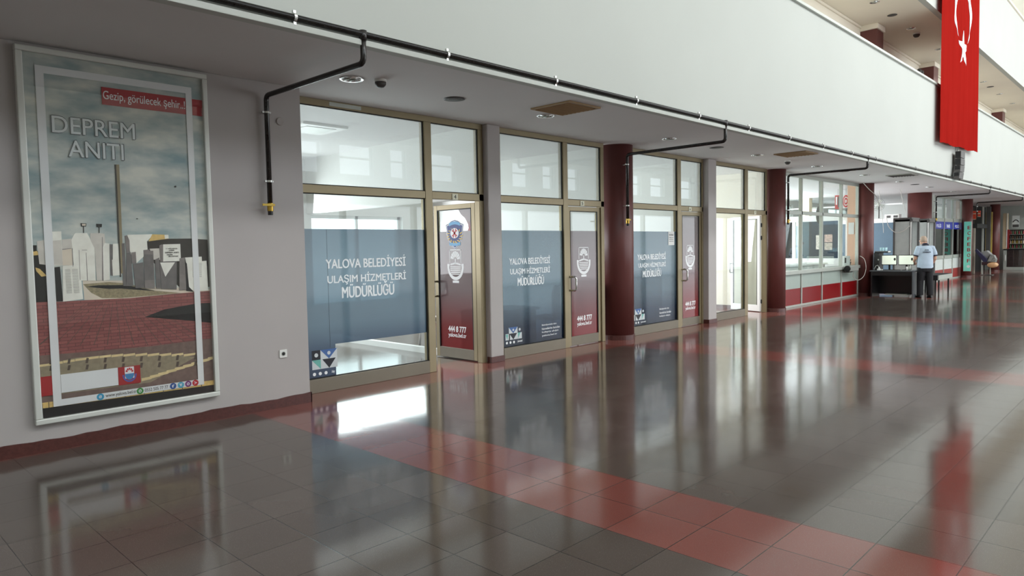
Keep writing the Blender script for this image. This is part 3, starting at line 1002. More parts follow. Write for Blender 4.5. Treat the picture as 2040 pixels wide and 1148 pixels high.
def sky_mat():
    m = bpy.data.materials.new('printed_cloudy_sky')
    m.use_nodes = True
    nt = m.node_tree
    b = nt.nodes['Principled BSDF']
    tc = nt.nodes.new('ShaderNodeTexCoord')
    mp = nt.nodes.new('ShaderNodeMapping')
    mp.inputs['Scale'].default_value = (1.5, 1.0, 3.6)
    mp.inputs['Location'].default_value = (0.7, 0, 0.3)
    nz = nt.nodes.new('ShaderNodeTexNoise')
    nz.inputs['Scale'].default_value = 1.6
    nz.inputs['Detail'].default_value = 6
    nz.inputs['Roughness'].default_value = 0.55
    nt.links.new(tc.outputs['Object'], mp.inputs[0])
    nt.links.new(mp.outputs[0], nz.inputs['Vector'])
    cr = nt.nodes.new('ShaderNodeValToRGB')
    e = cr.color_ramp.elements
    e[0].position = 0.3
    e[0].color = lin((132, 160, 166))
    e[1].position = 0.5
    e[1].color = lin((188, 198, 194))
    k = e.new(0.68)
    k.color = lin((229, 229, 217))
    nt.links.new(nz.outputs['Fac'], cr.inputs[0])
    nt.links.new(cr.outputs[0], b.inputs['Base Color'])
    b.inputs['Roughness'].default_value = 0.6
    return m

def paving_mat():
    m = bpy.data.materials.new('printed_red_paving')
    m.use_nodes = True
    nt = m.node_tree
    b = nt.nodes['Principled BSDF']
    tc = nt.nodes.new('ShaderNodeTexCoord')
    mp = nt.nodes.new('ShaderNodeMapping')
    mp.inputs['Rotation'].default_value = (R90, 0, 0)
    br = nt.nodes.new('ShaderNodeTexBrick')
    br.inputs['Scale'].default_value = 1.0
    br.inputs['Brick Width'].default_value = 0.11
    br.inputs['Row Height'].default_value = 0.028
    br.inputs['Mortar Size'].default_value = 0.002
    br.inputs['Color1'].default_value = lin((159, 94, 90))
    br.inputs['Color2'].default_value = lin((140, 80, 78))
    br.inputs['Mortar'].default_value = lin((102, 61, 58))
    nt.links.new(tc.outputs['Object'], mp.inputs[0])
    nt.links.new(mp.outputs[0], br.inputs['Vector'])
    nt.links.new(br.outputs[0], b.inputs['Base Color'])
    b.inputs['Roughness'].default_value = 0.6
    return m

PM = dict(sky=sky_mat(), hill=pm('print_dark_hill', (52, 46, 40), 0.6), car=pm('print_black', (22, 20, 20), 0.6), ochre=pm('print_ochre', (229, 195, 121), 0.6, var=0.15, scale=30),
          grass=pm('print_dry_grass', (159, 147, 116), 0.7, var=0.25, scale=60), path=pm('print_pale_path', (229, 217, 198), 0.6), paving=paving_mat(),
          slab=pm('print_white_slab', (250, 248, 236), 0.6, var=0.08, scale=14), slab2=pm('print_shaded_slab', (217, 212, 202), 0.6, var=0.08, scale=14), dslab=pm('print_dark_slab', (116, 111, 109), 0.6, var=0.15, scale=20),
          dslab2=pm('print_grey_slab', (138, 130, 126), 0.6, var=0.12, scale=20), black=pm('print_deep_black', (26, 22, 22), 0.6), cob=pm('print_olive_cobble', (154, 142, 118), 0.6, var=0.15, scale=26),
          cob2=pm('print_brown_cobble', (123, 102, 94), 0.6, var=0.15, scale=26), yel=pm('print_pale_yellow_stones', (234, 212, 159), 0.6, var=0.1, scale=20), pole=pm('print_pole', (152, 138, 106), 0.5), pole2=pm('print_pole_edge', (60, 56, 50), 0.5), line=pm('print_joint', (92, 80, 70), 0.6))
pkeys = list(PM)
pr = MB()
_lay = [0]
def lay(pts, key, conv=None):
    """next layer of the print: polygon given in pixels of a detail view"""
    _lay[0] += 1
    t = 0.00004*_lay[0]
    q = [PY(*(conv(*p) if conv else p), PYL) for p in pts]
    pr.prism(q, PYL, PYL-0.0006-t, 'y', pkeys.index(key))
z2 = lambda u, v: (60+u/5.74, 420+v/5.74)
z3 = lambda u, v: (240+u/5.74, 420+v/5.74)
z4 = lambda u, v: (60+u/4.1, 580+v/4.1)
z5 = lambda u, v: (230+u/4.1, 580+v/4.1)
def C(fn, *pts):
    return [fn(*p) for p in pts]
pr.box(1.385, 2.815, PYL-0.0006, PYL+0.004, 0.28, 3.275, 0)
lay(C(z3, (300, 350), (420, 330), (560, 320), (800, 318), (1012, 332), (1030, 870), (700, 900), (300, 520)), 'hill')
lay(C(z2, (15, 395), (75, 395), (75, 455), (100, 470), (105, 610), (185, 620), (205, 1045), (55, 1045)), 'car')
lay(C(z2, (20, 470), (80, 460), (100, 505), (25, 515)), 'ochre')
lay(C(z2, (60, 650), (110, 665), (190, 745), (130, 755), (70, 690)), 'ochre')
lay(C(z2, (600, 800), (1110, 800), (1148, 860))+C(z3, (700, 880), (1040, 900), (1042, 960), (0, 1020))+C(z2, (620, 1020)), 'path')
lay(C(z2, (605, 840), (900, 815), (1100, 830))+C(z3, (400, 915), (690, 940), (300, 975), (0, 1000))+C(z2, (820, 1000), (700, 940)), 'grass')
lay(C(z2, (640, 870), (780, 852), (1100, 850))+C(z3, (400, 920), (200, 905), (0, 890))+C(z2, (900, 895)), 'black')
# paving
lay(C(z2, (58, 1045), (370, 1040), (600, 1025), (1140, 1000))+C(z3, (600, 950), (1042, 915))+[(426, 676), (300, 690), (79, 712)], 'paving')
for k in range(17):     # joints of the paving fanning out
    u0 = 232+ (k-8)*7.5
    u1 = 240+(k-8)*27
    a = max(77, min(423, u1))
    lay([(u0, 603), (u0+0.7, 603), (a+1.3, 688), (a, 688)], 'line')
lay(C(z5, (240, 212), (400, 150), (660, 102), (790, 96), (800, 262), (650, 246), (400, 226)), 'black')
# cobbles below
lay([(77, 709), (150, 703), (300, 690), (427, 674), (430, 790), (86, 833)], 'cob2')
lay([(80, 728), (150, 713), (230, 706), (330, 706), (390, 711), (300, 762), (84, 790)], 'cob')
for k in range(13):     # zigzag of pale stones
    x = 78+k*24
    y = 728-17*min(1, k/6.5)+(-3 if k > 9 else 0)
    y = 727-21*math.sin(min(1, k/8)*math.pi/2)
    lay([(x, y), (x+12, y-1.5), (x+23, y-3), (x+23, y+1.5), (x+12, y+3), (x, y+4.5)], 'yel')
for k in range(9):
    x = 282+k*16.5
    y = 757-k*5.2
    lay([(x, y-3), (x+20, y-7), (x+20, y-2), (x, y+3)], 'yel')
for k in range(9):
    for j in range(2):
        x = 100+k*36
        y = 716-k*1.2+j*13
        lay([(x, y), (x+5, y), (x+3, y+10), (x-2, y+10)], 'line')
lay([(84, 803), (430, 757), (431, 768), (86, 818)], 'ochre')
lay([(85, 814), (430, 766), (431, 783), (87, 834)], 'black')
for k in range(9):
    x = 96+k*38
    y = 803-(x-84)*0.133
    lay([(x, y), (x+1.6, y), (x+2.2, y+11), (x+0.6, y+11)], 'line')
# white memorial slabs on the left
for pts, key in (([(75, 350), (165, 335), (180, 620), (105, 610)], 'slab2'), ([(165, 320), (245, 240), (355, 235), (375, 625), (180, 630)], 'slab'),
                 ([(245, 345), (355, 335), (372, 620), (262, 620)], 'slab2'), ([(365, 330), (470, 320), (480, 430), (365, 445)], 'slab2'), ([(365, 450), (475, 432), (485, 625), (372, 625)], 'path'),
                 ([(505, 265), (520, 255), (650, 255), (700, 350), (735, 420), (750, 800), (560, 800), (500, 640), (480, 430), (470, 330)], 'slab'),
                 ([(590, 335), (700, 350), (735, 420), (750, 800), (640, 800), (600, 480)], 'slab'),
                 ([(685, 258), (800, 255), (850, 265), (860, 380), (830, 800), (760, 800), (740, 440), (690, 340)], 'slab2'),
                 ([(820, 440), (850, 370), (905, 375), (910, 790), (840, 800)], 'slab'),
                 ([(905, 382), (940, 385), (945, 745), (918, 740)], 'dslab'), ([(945, 378), (1035, 375), (1045, 555), (945, 560)], 'slab'), ([(935, 560), (1030, 555), (1045, 735), (945, 745)], 'slab'),
                 ([(370, 630), (570, 620), (605, 1010), (375, 1040)], 'slab'), ([(268, 648), (340, 640), (375, 1035), (300, 1038)], 'black')):
    lay([z2(*p) for p in pts], key)
for pts in ([(478, 430), (484, 430), (492, 640), (486, 640)], [(555, 450), (560, 450), (574, 790), (568, 790)], [(636, 480), (642, 480), (658, 800), (650, 800)], [(820, 300), (826, 300), (838, 800), (822, 800)], [(365, 438), (470, 428), (470, 434), (366, 446)], [(590, 448), (650, 448), (650, 453), (590, 453)]):
    lay([z2(*p) for p in pts], 'dslab2')
for k in range(20):      # engraved name lines
    y = 672+k*14
    x = 395+k*1.1
    lay([z2(*p) for p in ((x, y), (x+62, y-2), (x+62, y+2), (x, y+4))], 'dslab2')
    lay([z2(*p) for p in ((x+82, y-3), (x+148, y-5), (x+148, y-1), (x+82, y+1))], 'dslab2')
# floodlights
for a, b in ((610, 143), (788, 150)):
    lay([z2(*p) for p in ((a-33, b), (a+32, b+2), (a+28, b+38), (a-28, b+38))], 'black')
    lay([z2(*p) for p in ((a-5, b+38), (a+3, b+38), (a+5, 255), (a-3, 255))], 'black')
lay([z2(*p) for p in ((588, 150), (635, 150), (632, 172), (592, 172))], 'path')
# tall pole
lay([(228, 328), (231.5, 328), (241, 552), (238.5, 552)], 'pole2')
lay([(231, 328), (237, 328), (246, 545), (241, 545)], 'pole')
# dark slabs on the right
for pts, key in (([(75, 275), (360, 268), (350, 300), (300, 350), (310, 480), (180, 600), (110, 480)], 'slab'), ([(330, 435), (440, 430), (450, 560), (380, 560)], 'slab2'), ([(360, 270), (545, 275), (548, 320), (320, 350)], 'ochre'), ([(500, 275), (545, 275), (548, 318), (505, 322)], 'slab'),
                 ([(10, 375), (45, 370), (65, 860), (30, 860)], 'dslab'), ([(48, 288), (75, 282), (100, 340), (105, 470), (66, 480)], 'dslab2'), ([(66, 480), (115, 475), (145, 860), (65, 862)], 'dslab'), ([(120, 478), (172, 470), (180, 600), (130, 606)], 'dslab2'),
                 ([(140, 610), (255, 590), (275, 880), (170, 885)], 'dslab'), ([(258, 450), (325, 442), (330, 460), (372, 458), (390, 890), (278, 888)], 'dslab2'), ([(265, 500), (370, 500), (380, 790), (275, 795)], 'dslab'),
                 ([(390, 560), (440, 535), (460, 890), (408, 890)], 'dslab'), ([(445, 590), (640, 580), (640, 900), (465, 895)], 'dslab'), ([(450, 592), (620, 590), (510, 755)], 'slab'),
                 ([(440, 400), (470, 385), (490, 395), (490, 585), (450, 585)], 'dslab2'), ([(485, 385), (680, 380), (688, 575), (485, 582)], 'slab'),
                 ([(670, 545), (730, 535), (755, 905), (672, 910)], 'dslab2'), ([(735, 590), (760, 600), (830, 925), (750, 915)], 'black'), ([(735, 535), (925, 525), (930, 600), (750, 600)], 'slab'), ([(755, 590), (980, 572), (1000, 912), (830, 920), (780, 870)], 'slab')):
    lay([z3(*p) for p in pts], key)
for k in range(14):
    y = 600+k*12
    lay([z3(*p) for p in ((820, y), (925, y-3), (925, y), (820, y+3))], 'dslab2')
    lay([z3(*p) for p in ((680, y-35), (722, y-37), (722, y-34), (680, y-32))], 'dslab')
for a, b in ((188, 92),):
    lay([z3(*p) for p in ((a-12, b), (a, b-5), (a+12, b), (a, b+4))], 'black')
lay([(347, 371), (350, 370), (351, 373), (348, 374)], 'black')
prt = pr.build('print', [PM[k] for k in pkeys], poster)
YT = PYL-0.0006-0.00004*_lay[0]-0.0004
for body, b in (('17 AĞUSTOS', ((515, 440), (645, 425))), ('1999', ((552, 462), (610, 448))), ('DEPREM ANITI', ((508, 487), (662, 470))), ('YALOVA', ((525, 512), (592, 500))), ('BELEDİYESİ', ((548, 528), (655, 516)))):
    x0, zz0 = PY(*z3(*b[0]), PYL); x1, zz1 = PY(*z3(*b[1]), PYL)
    text('slab_lettering', body, PM['black'], prt, (x0, zz0, x1, zz0+0.0125), (0, YT, 0), bold=0.01)
# white border printed over the picture, red label, lettering
bd = MB()
bd.box(1.475, 2.715, YT-0.001, YT, 3.115, 3.175).box(1.475, 1.535, YT-0.001, YT, 0.37, 3.115).box(2.66, 2.715, YT-0.001, YT, 0.37, 3.115).box(1.535, 2.66, YT-0.001, YT, 0.37, 0.425)
bd.build('white_border', M['posterwhite'], poster)
M['posterred'] = pm('printed_red', (172, 44, 48), 0.5, var=0.12, scale=3)
rl = MB().box(1.955, 2.658, YT-0.001, YT, 2.92, 3.07).build('red_label', M['posterred'], poster)
MB().box(2.716, 2.812, YT-0.001, YT, 2.92, 3.07).build('red_label_end', M['posterred'], poster)
text('label_lettering', 'Gezip, görülecek şehir..!', M['letter'], rl, (1.965, 2.945, 2.65, 3.04), (0, YT-0.001, 0), bold=0.004)
M['titlegrey'] = pm('printed_title_grey', (226, 232, 232), 0.5, var=0.01)
for body, b in (('DEPREM', (1.575, 2.645, 2.205, 2.78)), ('ANITI', (1.685, 2.455, 2.105, 2.59))):
    tb = text('title_outline', body, pm('title_outline_grey', (96, 104, 106), 0.5), poster, (b[0]-0.004, b[1]-0.004, b[2]+0.004, b[3]+0.004), (0, YT, 0), bold=0.02, depth=0.0004)
    text('title', body, M['titlegrey'], tb, b, (0, YT-0.0009, 0), bold=0.004, depth=0.0006)
MB().box(1.537, 1.972, YT-0.001, YT, 0.478, 0.632).build('white_patch', M['posterwhite'], poster)
rp = MB().box(1.974, 2.155, YT-0.001, YT, 0.472, 0.632).build('red_square', M['posterred'], poster)
MB().box(1.385, 1.474, YT-0.001, YT, 0.47, 0.632).build('red_bar', M['posterred'], poster)
# colour crest on the red square
cm = MB()
cx_, cz_ = 2.065, 0.555
cm.box(cx_-0.038, cx_+0.038, YT-0.002, YT-0.001, cz_-0.03, cz_+0.072, 0)
for k in range(5):
    a0 = math.pi*(0.05+0.9*k/5); a1 = math.pi*(0.05+0.9*(k+0.8)/5)
    cm.prism([(cx_+0.034*math.cos(a0), cz_+0.02+0.045*math.sin(a0)), (cx_+0.034*math.cos(a1), cz_+0.02+0.045*math.sin(a1)), (cx_+0.018*math.cos(a1), cz_+0.02+0.024*math.sin(a1)), (cx_+0.018*math.cos(a0), cz_+0.02+0.024*math.sin(a0))], YT-0.002, YT-0.0026, 'y', 1)
cm.prism([(cx_+0.038*math.cos(a), cz_+0.012+0.055*math.sin(a)) for a in [math.pi+math.pi*q/14 for q in range(15)]], YT-0.002, YT-0.0028, 'y', 2)
for q in range(14):
    a, b = math.pi+math.pi*q/14, math.pi+math.pi*(q+1)/14
    cm.prism([(cx_+0.058*math.cos(a), cz_+0.005+0.068*math.sin(a)), (cx_+0.058*math.cos(b), cz_+0.005+0.068*math.sin(b)), (cx_+0.046*math.cos(b), cz_+0.005+0.055*math.sin(b)), (cx_+0.046*math.cos(a), cz_+0.005+0.055*math.sin(a))], YT-0.001, YT-0.0024, 'y', 3)
cm.build('colour_crest', [M['letter'], pm('crest_red', (200, 40, 46), 0.5), pm('crest_blue', (70, 140, 196), 0.5), pm('crest_violet', (90, 100, 180), 0.5)], rp)
# contact strip on the bottom border
text('web_address', 'www.yalova.bel.tr', M['greyd'], poster, (1.865, 0.377, 2.115, 0.415), (0, YT-0.001, 0), bold=0.004)
text('phone_number', '0552 505 77 77', M['greyd'], poster, (2.185, 0.383, 2.385, 0.412), (0, YT-0.001, 0), bold=0.004)
for cx2, cc, gl_ in ((1.825, (60, 160, 200), '@'), (2.145, (70, 150, 76), 'o'), (2.43, (50, 92, 160), 'f'), (2.50, (90, 180, 210), 'v'), (2.567, (130, 60, 130), 'o'), (2.634, (200, 40, 48), '>')):
    ic = MB().prism([(cx2+0.029*math.cos(a), 0.397+0.029*math.sin(a)) for a in [2*math.pi*q/20 for q in range(20)]], YT-0.001, YT-0.0018).build('contact_icon', pm('icon_colour', cc, 0.5), poster)
    text('icon_glyph', gl_, M['letter'], ic, (cx2-0.011, 0.384, cx2+0.011, 0.41), (0, YT-0.0018, 0), bold=0.02)
MB().box(1.39, 2.81, 6.748, 6.752, 0.285, 3.27).build('cover_glass', glass_mat('poster_cover_sheet', tint=(0.97, 0.97, 0.97)), poster)

# ------------------------------------------------------------------ small fittings on the grey wall
o = empty('power_outlet', (3.555, 6.8, 0.56), 'white wall socket low on the grey wall beside the first window', 'outlet')
MB().box(3.512, 3.598, 6.788, 6.8, 0.518, 0.602).build('cover_plate', M['plastic'], o, bevel=0.004)
MB().cyl((3.555, 6.79, 0.56), (3.555, 6.786, 0.56), 0.024).build('socket', M['greyalu'], o)
MB().cyl((3.555, 6.789, 0.56), (3.555, 6.7845, 0.56), 0.017).build('recess_shade', M['dark'], o)  # dark disc painted as the shade inside the socket hole
tag(MB().lathe([(0.042, 0), (0.042, 0.008), (0.036, 0.014)], (0, 0, 0)).build('x', M['wall']), 'round blank cover plate high on the grey wall beside the pipe', 'cover plate')
o = bpy.data.objects['x']
o.name = 'blank_cover'
o.rotation_euler = (R90, 0, 0)
o.location = (3.615, 6.8, 2.97)

# ------------------------------------------------------------------ gas pipe along the balcony front with drops to the shops
PYY, PZZ = 5.055, 3.44
pipe = empty('gas_pipe', (20, 5.03, 3.35), 'black gas pipe along the balcony front with drops into the shops', 'pipe')
MB().tube([(X0+0.05, PYY, PZZ), (50, PYY, PZZ)], 0.027, 14).build('main_run', M['blackpipe'], pipe, smooth=True)
cl = [2.84-1.56*k for k in (2, 1)] + [2.84+1.56*k for k in range(0, 22)]
for x in cl:
    c = MB()
    c.tube([(x-0.012, PYY, PZZ), (x+0.012, PYY, PZZ)], 0.036, 16)
    c.tube([(x, PYY+0.02, PZZ), (x, 5.1, PZZ)], 0.008, 8)
    c.box(x-0.012, x+0.012, PYY-0.012, PYY+0.012, PZZ+0.034, PZZ+0.055).box(x-0.012, x+0.012, PYY-0.012, PYY+0.012, PZZ-0.055, PZZ-0.034)
    c.build('clamp', M['steel'], pipe)
def bend(a, b, c, r=0.06, n=4):
    a, b, c = Vector(a), Vector(b), Vector(c)
    p0 = b+(a-b).normalized()*r; p2 = b+(c-b).normalized()*r
    return [p0*(1-t)**2+b*2*t*(1-t)+p2*t*t for t in [k/n for k in range(n+1)]]
def drop(xt, ex, ey, ztop, zend, with_valve=True):
    pts = [Vector((xt, PYY, PZZ))]
    c1, c2 = (xt, PYY, ztop), (ex, ey, ztop)
    pts += bend(pts[0], c1, c2) + bend(c1, c2, (ex, ey, zend)) + [Vector((ex, ey, zend))]
    b = MB().tube(pts, 0.025, 14)
    b.cyl((xt, PYY, PZZ-0.05), (xt, PYY, PZZ+0.03), 0.034, n=16)
    br = b.build('branch', M['blackpipe'], pipe, smooth=True)
    for z in (ztop-0.17, zend+0.24):
        k = MB()
        k.tube([(ex, ey, z-0.01), (ex, ey, z+0.01)], 0.033, 14).box(ex-0.05, ex+0.04, ey-0.012, ey+0.012, z-0.008, z+0.008)
        k.tube([(ex, ey, z), (ex, ey+0.09, z)], 0.007, 8)
        k.build('clamp', M['steel'], pipe)
    if with_valve:
        v = MB().cyl((ex, ey, zend-0.06), (ex, ey, zend+0.02), 0.03, n=12).build('valve', M['brass'], pipe)
        MB().box(ex-0.10, ex+0.03, ey-0.045, ey-0.033, zend-0.01, zend+0.012).build('valve_lever', M['yellow'], v)
        MB().cyl((ex, ey, zend-0.1), (ex, ey, zend-0.06), 0.025, n=12).build('end_cap', M['black'], v)
drop(3.47, 3.44, 6.73, 3.20, 2.10)
drop(9.88, 9.93, 6.86, 3.16, 2.06)
drop(16.33, 16.38, 6.80, 3.20, 2.15)
drop(29.2, 29.25, 6.70, 3.21, 2.4)
drop(35.8, 35.85, 6.66, 3.21, 2.6, False)

# ------------------------------------------------------------------ soffit fittings
def downlight(x, y, z, label, group):
    r = empty('downlight', (x, y, z), label, 'ceiling light', group)
    MB().lathe([(0.115, 0.0), (0.125, -0.004), (0.118, -0.012), (0.098, -0.008), (0.096, 0.0)], (x, y, z), 30).build('trim_ring', M['chrome'], r, smooth=True)
    MB().lathe([(0.094, -0.006), (0.09, -0.003), (0.05, -0.001)], (x, y, z), 24).build('reflector', M['chrome'], r, smooth=True)
    b = MB()
    for s in (-1, 1):
        b.tube([(x+s*0.03-0.02, y-0.05, z-0.012), (x+s*0.03-0.02, y+0.05, z-0.012)], 0.011, 10)
    b.build('bulb', M['greyalu'], r, smooth=True)
    return r
proto = downlight(4.04, 6.10, CZ, 'round chrome downlight in the soffit behind the pipe drop by the poster wall', 'downlights in the soffit')
for x, lab in ((7.03, 'round chrome downlight beside the nearest ceiling vent'), (10.07, 'round chrome downlight in front of the first round column'), (13.3, 'round chrome downlight beside the second ceiling vent'), (16.37, 'round chrome downlight in front of the second round column'), (19.6, 'round chrome downlight before the red panelled office'), (22.7, 'round chrome downlight above the security desk'), (25.9, 'round chrome downlight above the security gates'), (29.0, 'round chrome downlight before the thick red column')):
    copy_tree(proto, (x, 6.13, CZ), lab)
def disc(x, y, z, label):
    r = empty('ceiling_speaker', (x, y, z), label, 'ceiling speaker', 'round speakers in the soffit')
    MB().lathe([(0.12, 0.0), (0.125, -0.008), (0.1, -0.012)], (x, y, z), 30).build('rim', M['greyd'], r, smooth=True)
    MB().lathe([(0.098, -0.010), (0.06, -0.014), (0.01, -0.015)], (x, y, z), 24).build('grille', M['greyd'], r, smooth=True)
    return r
proto = disc(5.44, 6.14, CZ, 'dark round ceiling speaker above the first shop window')
for x, lab in ((11.67, 'dark round ceiling speaker above the third shop window'), (18.1, 'dark round ceiling speaker above the red panelled office'), (24.24, 'dark round ceiling speaker above the security gates')):
    copy_tree(proto, (x, 6.14, CZ), lab)
def dome(x, y, z, label, s=1.0):
    r = empty('smoke_detector', (x, y, z), label, 'smoke detector', 'dome detectors under the ceilings')
    MB().lathe([(0.062*s, 0), (0.062*s, -0.025*s)], (x, y, z), 24).build('base', M['plastic'], r)
    MB().lathe([(0.058*s, -0.025*s), (0.056*s, -0.05*s), (0.036*s, -0.075*s), (0.02*s, -0.08*s)], (x, y, z), 24).build('dome', M['greyd'], r, smooth=True)
    return r
dome(4.28, 5.95, CZ, 'dome smoke detector under the soffit near the poster wall')
dome(14.75, 6.14, CZ, 'dome smoke detector under the soffit before the second round column')
dome(23.96, 6.08, 7.85, 'dome smoke detector under the gallery ceiling', 1.6)
def vent(x, y, z, label, mats):
    r = empty('air_vent', (x, y, z), label, 'air vent', 'square air vents in the soffit')
    f = MB()
    h = 0.31
    for a, b, c, d in ((-h, h, -h, -h+0.04), (-h, h, h-0.04, h), (-h, -h+0.04, -h+0.04, h-0.04), (h-0.04, h, -h+0.04, h-0.04)):
        f.box(x+a, x+b, y+c, y+d, z-0.02, z)
    f.build('frame', mats[0], r, bevel=0.003)
    MB().box(x-h+0.04, x+h-0.04, y-h+0.04, y+h-0.04, z-0.004, z-0.001).build('cavity_shade', M['dark'], r)  # thin dark sheet painted for the shade behind the louvres
    s = MB()
    for k in range(8):
        t = -h+0.07+k*0.068
        s.add([(x-h+0.04, y+t, z-0.004), (x+h-0.04, y+t, z-0.004), (x+h-0.04, y+t+0.03, z-0.03), (x-h+0.04, y+t+0.03, z-0.03), (x-h+0.04, y+t+0.004, z-0.004), (x+h-0.04, y+t+0.004, z-0.004), (x+h-0.04, y+t+0.034, z-0.03), (x-h+0.04, y+t+0.034, z-0.03)], [(0, 1, 2, 3), (7, 6, 5, 4), (0, 4, 5, 1), (3, 2, 6, 7), (0, 3, 7, 4), (1, 5, 6, 2)])
    s.build('louvre', mats[1], r)
    return r
vent(6.82, 5.62, CZ, 'square tan air vent in the soffit before the first shop door', (M['tanvent'], M['tanvent']))
vent(13.72, 5.55, CZ, 'square tan air vent in the soffit before the clear shop window', (M['tanvent'], M['tanvent']))
vent(20.5, 5.5, CZ, 'square grey air vent in the soffit before the red panelled office', (M['greyalu'], M['greyd']))
# gallery ceiling lights
proto = downlight(20.05, 6.08, 7.85, 'chrome downlight nearest in the gallery ceiling', 'downlights in the gallery ceiling')
for k, (x, lab) in enumerate(((23.3, 'chrome downlight over the first red tinted gallery bay'), (26.5, 'chrome gallery downlight just left of the flag'), (33.3, 'chrome gallery downlight just right of the flag'), (36.6, 'chrome gallery downlight second to the right of the flag'), (39.6, 'chrome gallery downlight third to the right of the flag'))):
    copy_tree(proto, (x, 6.06, 7.85), lab)
r = disc(21.56, 6.08, 7.85, 'dark round speaker in the gallery ceiling left of the flag')
r['group'] = 'round speakers in the gallery ceiling'
r = copy_tree(r, (34.6, 6.05, 7.85), 'dark round speaker in the gallery ceiling right of the flag')
# emergency lamp on the parapet line
em = empty('emergency_lamp', (27.7, 6.98, 7.1), 'small twin-head emergency lamp on the cream gallery wall', 'lamp')
em.location = (27.7, 7.05, 7.2)
ORG[em.name] = Vector((27.7, 7.05, 7.2))
MB().box(27.5, 27.9, 6.95, 7.05, 7.2, 7.36).build('housing', M['tanvent'], em, bevel=0.01)
for s in (27.55, 27.85):
    MB().ball((s, 6.9, 7.46), 0.08, 0.08, 0.1).build('lamp_head', M['greyd'], em, smooth=True)

# ------------------------------------------------------------------ flag and line-array loudspeaker
FY = 4.93
def flag_mat():
    m = bpy.data.materials.new('red_flag_cloth')
    m.use_nodes = True
    nt = m.node_tree
    nt.nodes.clear()
    out = nt.nodes.new('ShaderNodeOutputMaterial')
    d = nt.nodes.new('ShaderNodeBsdfDiffuse')
    t = nt.nodes.new('ShaderNodeBsdfTranslucent')
    nz = nt.nodes.new('ShaderNodeTexNoise')
    nz.inputs['Scale'].default_value = 5
    cr = nt.nodes.new('ShaderNodeValToRGB')
    cr.color_ramp.elements[0].color = lin((166, 34, 28))
    cr.color_ramp.elements[1].color = lin((184, 42, 36))
    nt.links.new(nz.outputs['Fac'], cr.inputs[0])
    for n in (d, t):
        nt.links.new(cr.outputs[0], n.inputs[0])
    a = nt.nodes.new('ShaderNodeMixShader')
    a.inputs[0].default_value = 0.35
    nt.links.new(d.outputs[0], a.inputs[1])
    nt.links.new(t.outputs[0], a.inputs[2])
    nt.links.new(a.outputs[0], out.inputs[0])
    return m
xl_, xr_ = PY(1876, 200, FY)[0], PY(1948, 200, FY)[0]
zb_ = PY(1873, 283, FY)[1]
flag = empty('flag', ((xl_+xr_)/2, FY, zb_), 'long red national flag with white crescent and star hanging in the hall', 'flag')
def fold(x, z):
    u = (x-xl_)/(xr_-xl_)
    return FY+0.012*math.sin(u*61+0.15*z)+0.008*math.sin(u*103+1)+0.012*math.sin(u*17+z*0.3)
cm = MB()
nx = 260
zs_ = [zb_+0.02*k for k in (0,)]+[zb_+0.6*k for k in range(1, 17)]
for side, off in ((0, 0.0), (1, 0.004)):
    vs, fs = [], []
    for z in zs_:
        for i in range(nx+1):
            x = xl_+(xr_-xl_)*i/nx
            zz = z
            if z == zs_[0]:
                zz = z+0.10*(i/nx)+0.02*math.sin(i*0.06)
            vs.append((x, fold(x, z)+off, zz))
    for j in range(len(zs_)-1):
        for i in range(nx):
            q = (j*(nx+1)+i, j*(nx+1)+i+1, (j+1)*(nx+1)+i+1, (j+1)*(nx+1)+i)
            fs.append(q if side == 0 else tuple(reversed(q)))
    cm.add(vs, fs)
cm.build('cloth', flag_mat(), flag, smooth=True)
def onflag(pts, name):
    """emblem pieces lying on the folded cloth"""
    m = MB()
    for quad in pts:
        m.add([(x, fold(x, z)-0.010, z) for x, z in quad]+[(x, fold(x, z)-0.004, z) for x, z in quad], [(0, 1, 2, 3)[:len(quad)], tuple(range(2*len(quad)-1, len(quad)-1, -1))])
    return m.build(name, M['letter'], flag)
sx_, sz_ = PY(1918, 98, FY)
R_ = 0.54
star = []
for k in range(10):
    a = math.pi/2+k*math.pi/5
    rr = R_ if k % 2 == 0 else R_*0.382
    star.append((sx_+rr*math.cos(a), sz_+rr*math.sin(a)))
pieces = []
for k in range(10):
    a, b = star[k], star[(k+1) % 10]
    nsub = 6
    for q in range(nsub):
        p0 = (a[0]+(b[0]-a[0])*q/nsub, a[1]+(b[1]-a[1])*q/nsub)
        p1 = (a[0]+(b[0]-a[0])*(q+1)/nsub, a[1]+(b[1]-a[1])*(q+1)/nsub)
        for s in range(10):
            t0, t1 = s/10, (s+1)/10
            L_ = lambda p, t: (sx_+(p[0]-sx_)*t, sz_+(p[1]-sz_)*t)
            pieces.append([L_(p0, t0), L_(p0, t1), L_(p1, t1), L_(p1, t0)])
onflag(pieces, 'star')
